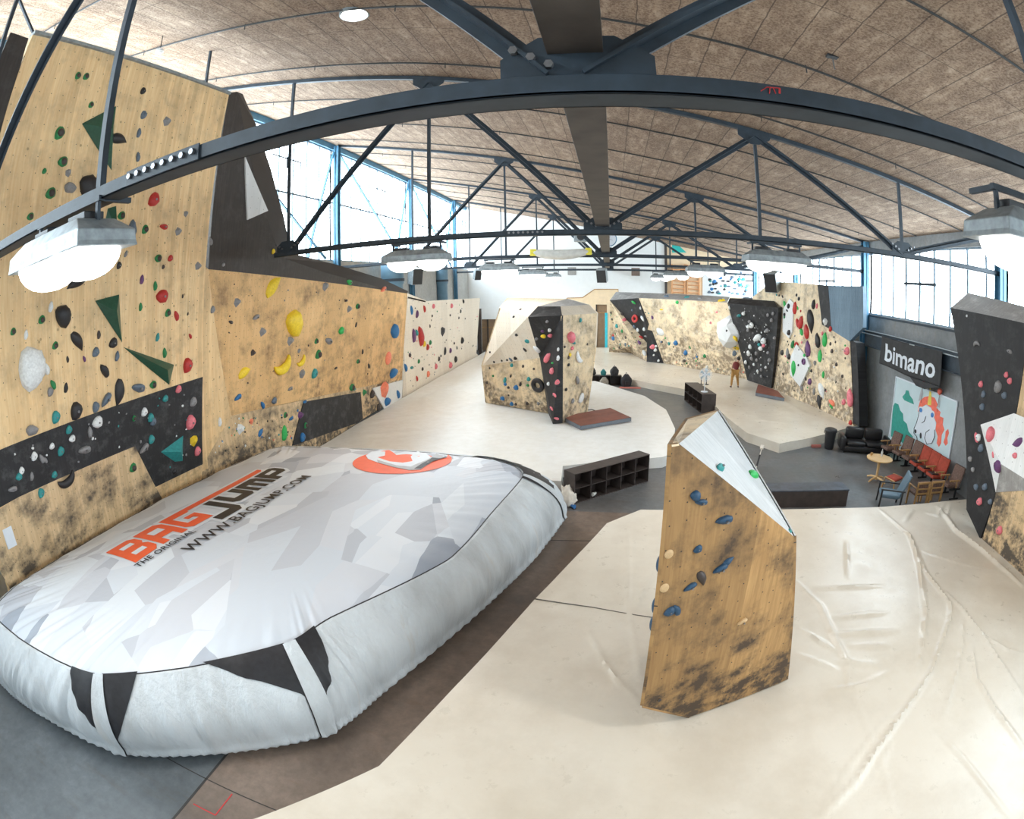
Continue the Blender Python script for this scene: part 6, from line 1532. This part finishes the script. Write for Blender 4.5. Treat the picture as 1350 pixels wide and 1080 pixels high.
# far wall: vents, pine panel with door, wall bars, white board with holds
def fw(p): q = aty(p, Y1 - .02); return q
for i, (p, mt_, lab) in enumerate((((754, 357.5), M['vent'], 'grey square vent on the white far wall'), ((838, 358.5), M['vent_brown'], 'brown square vent on the white far wall'))):
    q = fw(p); t = thing('wall_vent', lab, 'vent', q); obj('frame', MB().box(q.x - .36, q.x + .36, q.y - .04, q.y, q.z - .34, q.z + .34), mt_, t, bev=.01); c = MB()
    for k in range(6): c.box(q.x - .3, q.x + .3, q.y - .06, q.y - .03, q.z - .28 + .1 * k, q.z - .24 + .1 * k)
    obj('louvres', c, mt_, t)
t = thing('door_surround', 'light plywood panel with a stepped top around the brown doorway on the far wall', 'wall panel', (0, Y1 - .05, 0))
fp = [(744, 397), (748, 393), (768, 392.5), (784, 381.5), (815, 381.5), (815, 396)]
zt = [fw(p) for p in fp]
obj('panel_board', MB().slab([(zt[0].x, Y1 - .06, 0)] + [(q.x, Y1 - .06, q.z) for q in zt] + [(zt[-1].x, Y1 - .06, 0), (D2[1], Y1 - .06, 0), (D2[1], Y1 - .06, D2[2]), (D2[0], Y1 - .06, D2[2]), (D2[0], Y1 - .06, 0)], (0, .055, 0)), M['light_ply'], t)
obj('top_edge', MB().tube([(q.x, Y1 - .06, q.z) for q in zt], .04, 6), M['wood_frame'], t)
for n_d, (x0, x1, z1, cyan) in enumerate(((D1[0], D1[1], D1[2], 0), (D2[0], D2[1], D2[2], 1))):
    root = thing('door_%d' % (n_d + 1), None, None, ((x0 + x1) / 2, Y1 + .2, 0), kind='structure')
    box_obj('leaf', x0, x1, Y1 + .2, Y1 + .28, 0, z1, M['door_brown'], root); box_obj('lintel_panel', x0, x1, Y1 + .15, Y1 + .2, z1 - .75, z1 - .68, M['wood_frame'], root)
    box_obj('frame', x0, x0 + .1, Y1 + .05, Y1 + .28, 0, z1, M['dark_wood'], root); box_obj('handle', x1 - .5, x1 - .42, Y1 + .16, Y1 + .2, 1.0, 1.15, M['bolt'], root, .01)
    if not cyan: box_obj('post', x0 + .9, x0 + 1.0, Y1 + .02, Y1 + .2, 0, z1, M['dark_wood'], root)
q0, q1 = fw((796, 404)), fw((800, 404)); t = thing('door_jamb_board', 'bright cyan upright board beside the far brown doorway', 'board', (-.3, Y1 - .1, 0)); box_obj('board', -.42, -.2, Y1 - .14, Y1 - .07, 0, 3.3, M['cyan'], t)
# alcove back panel at the banner side of the far wall
t = thing('plywood_panel', 'tall light plywood panel behind the wall bars', 'wall panel', (8, Y1 - .1, 0)); 
obj('board', MB().slab([(4.9, Y1 - .03, 3), (11.6, Y1 - .03, 3), (11.6, Y1 - .03, cz(11.6) - .02), (4.9, Y1 - .03, cz(4.9) - .02)], (0, .025, 0)), M['light_ply'], t)
box_obj('edge_post', 4.72, 4.92, Y1 - .2, Y1 - .02, 0, cz(4.8) - .05, M['dark_wood'], t)
def teal_panel():
    P3 = [aty(p, Y1 - .06) for p in [(886, 321), (893, 322), (905, 333), (886, 333)]]; return MB().slab(P3, (0, .02, 0))
tag(obj('teal_board', teal_panel(), plain('turquoise_paint', (.03, .5, .45), .5)), 'small turquoise board high on the plywood panel', 'board')
q = aty((912, 318), Y1 - .1); t = thing('ship_wheel', 'dark wooden ship wheel hung high on the plywood panel', 'wheel', q)
obj('rim', MB().tube([q + Vector((.38 * math.cos(a), 0, .38 * math.sin(a))) for a in np.linspace(0, 2 * PI, 25)], .05, 6, cap=False), M['wood_frame'], t); obj('hub', MB().tube([q + Vector((0, -.05, 0)), q + Vector((0, .05, 0))], .1, 10), M['wood_frame'], t)
for k in range(8):
    a = PI * k / 4; obj('spoke', MB().tube([q, q + Vector((.62 * math.cos(a), 0, .62 * math.sin(a)))], [.03, .035], 6), M['wood_frame'], t)
def wallbars(label, pa, pb, z0, z1, n):
    qa, qb = aty(pa, Y1 - .25), aty(pb, Y1 - .25); t = thing('wall_bars', label, 'wall bars', ((qa.x + qb.x) / 2, Y1 - .2, z0), 'orange wooden wall bars')
    for x in (qa.x, qb.x): box_obj('upright', x - .06, x + .06, Y1 - .3, Y1 - .05, z0, z1, M['rung'], t)
    for k in range(n):
        z_ = z0 + .25 + (z1 - z0 - .4) * k / (n - 1); obj('rung', MB().tube([(qa.x, Y1 - .26, z_), (qb.x, Y1 - .26, z_)], .045, 8), M['rung'], t)
wallbars('orange wooden wall bars nearer the white far wall', (886, 380), (903, 380), 3.0, 7.6, 14); wallbars('orange wooden wall bars nearer the white hold board', (906, 380), (922, 380), 3.0, 7.6, 14)
P3 = [aty(p, Y1 - .1) for p in [(926, 352), (1000, 356), (1000, 394), (926, 390)]]
t = thing('hold_board', 'white training board full of small dark holds at the far wall', 'training board', P3[3]); obj('board', MB().slab(P3, (0, .05, 0)), M['white_board'], t)
obj('foot_rail', MB().bar((P3[0].x - .1, Y1 - .3, P3[0].z), (P3[1].x + .1, Y1 - .3, P3[1].z), .06).bar((P3[0].x + .3, Y1 - .3, P3[0].z), (P3[0].x + .3, Y1 - .02, P3[0].z), .05).bar((P3[1].x - .3, Y1 - .3, P3[1].z), (P3[1].x - .3, Y1 - .02, P3[1].z), .05), M['steel'], t)
c = MB(); r_ = random.Random(4); cc = 'kDsTB'; mm = [HM[x] for x in cc]
for k in range(70):
    u, v = r_.uniform(.08, .8), r_.uniform(.12, .9); p = P3[0].lerp(P3[1], u).lerp(P3[3].lerp(P3[2], u), v); me = hold_mesh(r_.choice('bte'), 'k'); s = r_.uniform(.14, .34)
    c.add([Vector((p.x + w_.co.x * s * 1.2, p.y - w_.co.z * s * .6, p.z + w_.co.y * s)) for w_ in me.vertices], [tuple(q.vertices) for q in me.polygons], r_.randrange(5))
obj('small_holds', c, mm, t, kind='stuff')
# blue ducts at the clerestory wall
for p, q, yy, lab in (((503, 350), (531, 350), 26.5, 'big blue round duct behind the end of the orange wall'), ((574, 355), (590, 355), 37.5, 'big blue round duct above the pale dotted wall')):
    a, c_ = aty(p, yy), aty(q, yy); r = (c_.x - a.x) / 2; xc = (a.x + c_.x) / 2; t = thing('air_duct', lab, 'duct', (xc, yy, 0), 'blue air ducts')
    obj('pipe', MB().lathe([(r * .9, 0), (r * .9, 5.9), (r, 6.0), (r, 7.4), (r * .8, 7.55)], 24, (xc, yy, 0)), M['duct'], t, smooth=True); obj('collar', MB().lathe([(r * 1.06, 6.1), (r * 1.06, 6.25)], 24, (xc, yy, 0)), M['steel'], t)

# chalk bag beside the climber, the climber
bagpack('small black bag on the mat at the climber\'s feet', (8.05, 31.9, .37), M['vinyl_black'], .95)
def person():
    base = atz((968, 511), .37); t = thing('person', 'person in dark red top and ochre trousers stooping below the white volume', 'person', base)
    # joints, facing away (+y), stooping, weight on both feet
    J = dict(pel=(0, 0, .90), sp=(.05, .06, 1.06), ch=(.13, .16, 1.24), nk=(.19, .25, 1.38), hd=(.22, .30, 1.49), hp=(.23, .31, 1.56),
             lh=(-.10, .0, .86), lk=(-.15, .03, .48), la=(-.19, -.04, .09), lt=(-.21, .12, .04), rh=(.10, .0, .86), rk=(.18, .08, .47), ra=(.22, .0, .09), rt=(.24, .16, .04),
             ls=(-.07, .18, 1.34), le=(-.12, .26, 1.09), lw=(-.04, .40, .95), lf=(-.02, .46, .90), rs=(.27, .17, 1.31), re=(.35, .24, 1.05), rw=(.38, .30, .80), rf=(.385, .33, .72))
    Rd = dict(pel=.135, sp=.115, ch=.135, nk=.052, hd=.088, hp=.082, lh=.10, lk=.062, la=.042, lt=.035, rh=.10, rk=.062, ra=.042, rt=.035, ls=.06, le=.042, lw=.028, lf=.034, rs=.06, re=.042, rw=.028, rf=.034)
    Ed = [('pel', 'sp'), ('sp', 'ch'), ('ch', 'nk'), ('nk', 'hd'), ('hd', 'hp'), ('pel', 'lh'), ('lh', 'lk'), ('lk', 'la'), ('la', 'lt'), ('pel', 'rh'), ('rh', 'rk'), ('rk', 'ra'), ('ra', 'rt'), ('ch', 'ls'), ('ls', 'le'), ('le', 'lw'), ('lw', 'lf'), ('ch', 'rs'), ('rs', 're'), ('re', 'rw'), ('rw', 'rf')]
    def skin(names, edges, grow_, mat, name):
        ks = list(names); me = bpy.data.meshes.new(name); me.from_pydata([J[k] for k in ks], [(ks.index(a), ks.index(b)) for a, b in edges], [])
        o = bpy.data.objects.new(name, me); COL.objects.link(o); o.parent = t; md = o.modifiers.new('skin', 'SKIN')
        for i, k in enumerate(ks): me.skin_vertices[0].data[i].radius = (Rd[k] * grow_, Rd[k] * grow_); me.skin_vertices[0].data[i].use_root = (i == 0)
        o.modifiers.new('sub', 'SUBSURF').levels = 2; o.modifiers['sub'].render_levels = 2
        dg = bpy.context.evaluated_depsgraph_get(); m2 = bpy.data.meshes.new_from_object(o.evaluated_get(dg)); o.modifiers.clear(); o.data = m2; m2.materials.clear(); m2.materials.append(mat)
        for p in m2.polygons: p.use_smooth = True
        return o
    skin(J.keys(), Ed, 1.0, M['skin'], 'body')
    skin(['pel', 'lh', 'lk', 'la', 'rh', 'rk', 'ra'], [('pel', 'lh'), ('lh', 'lk'), ('lk', 'la'), ('pel', 'rh'), ('rh', 'rk'), ('rk', 'ra')], 1.28, M['trousers'], 'trousers')
    skin(['ch', 'sp', 'pel', 'ls', 'rs'], [('ch', 'sp'), ('sp', 'pel'), ('ch', 'ls'), ('ch', 'rs')], 1.32, M['shirt'], 'shirt')
    for w_ in 'lr':
        J[w_ + 'x'] = tuple(Vector(J[w_ + 'a']) + Vector((0, -.03, -.045))); Rd[w_ + 'x'] = .05; Rd[w_ + 't'] = .045
        skin([w_ + 'x', w_ + 't'], [(w_ + 'x', w_ + 't')], 1.0, M['shoe'], 'shoe')
    h = Vector(J['hd']) + Vector((.01, -.02, .05)); obj('hair', MB().lathe([(.06, -.10), (.097, -.04), (.10, .03), (.075, .085), (.02, .11)], 14, tuple(base + h)), M['hair'], t, smooth=True); obj('hair_bun', MB().lathe([(.02, -.04), (.045, 0), (.02, .04)], 10, tuple(base + h + Vector((0, -.06, .10)))), M['hair'], t, smooth=True)
    # fingers on each hand, nose
    for w_, sx in (('l', 1), ('r', -1)):
        f0 = Vector(J[w_ + 'f'])
        for k in range(5):
            d0 = Vector((sx * (.02 if k < 4 else .045), -.02 + .014 * k, -.02)); L_ = (.075, .085, .09, .08, .06)[k]
            obj('finger', MB().tube([base + f0 + d0, base + f0 + d0 + Vector((0, .012, -L_ * .6)), base + f0 + d0 + Vector((0, .03, -L_))], [.010, .009, .007], 6), M['skin'], t, smooth=True)
    obj('nose', MB().lathe([(.016, -.02), (.012, .01), (.005, .03)], 8, tuple(base + Vector(J['hd']) + Vector((.01, .09, 0)))), M['skin'], t, smooth=True)
    for sx in (-1, 1): obj('ear', MB().lathe([(.012, -.03), (.02, 0), (.012, .03)], 8, tuple(base + Vector(J['hd']) + Vector((sx * .09, 0, .0)))), M['skin'], t, smooth=True)
person()
# hose lying on the mat near the boulder pad
P3 = [atz(p, .385) for p in [(772, 541), (780, 540), (786, 542), (792, 546)]]
tag(obj('loose_strap', MB().tube(P3, .02, 6), M['cord'], smooth=True), 'short dark strap lying on the white mat behind the crash pad', 'strap')
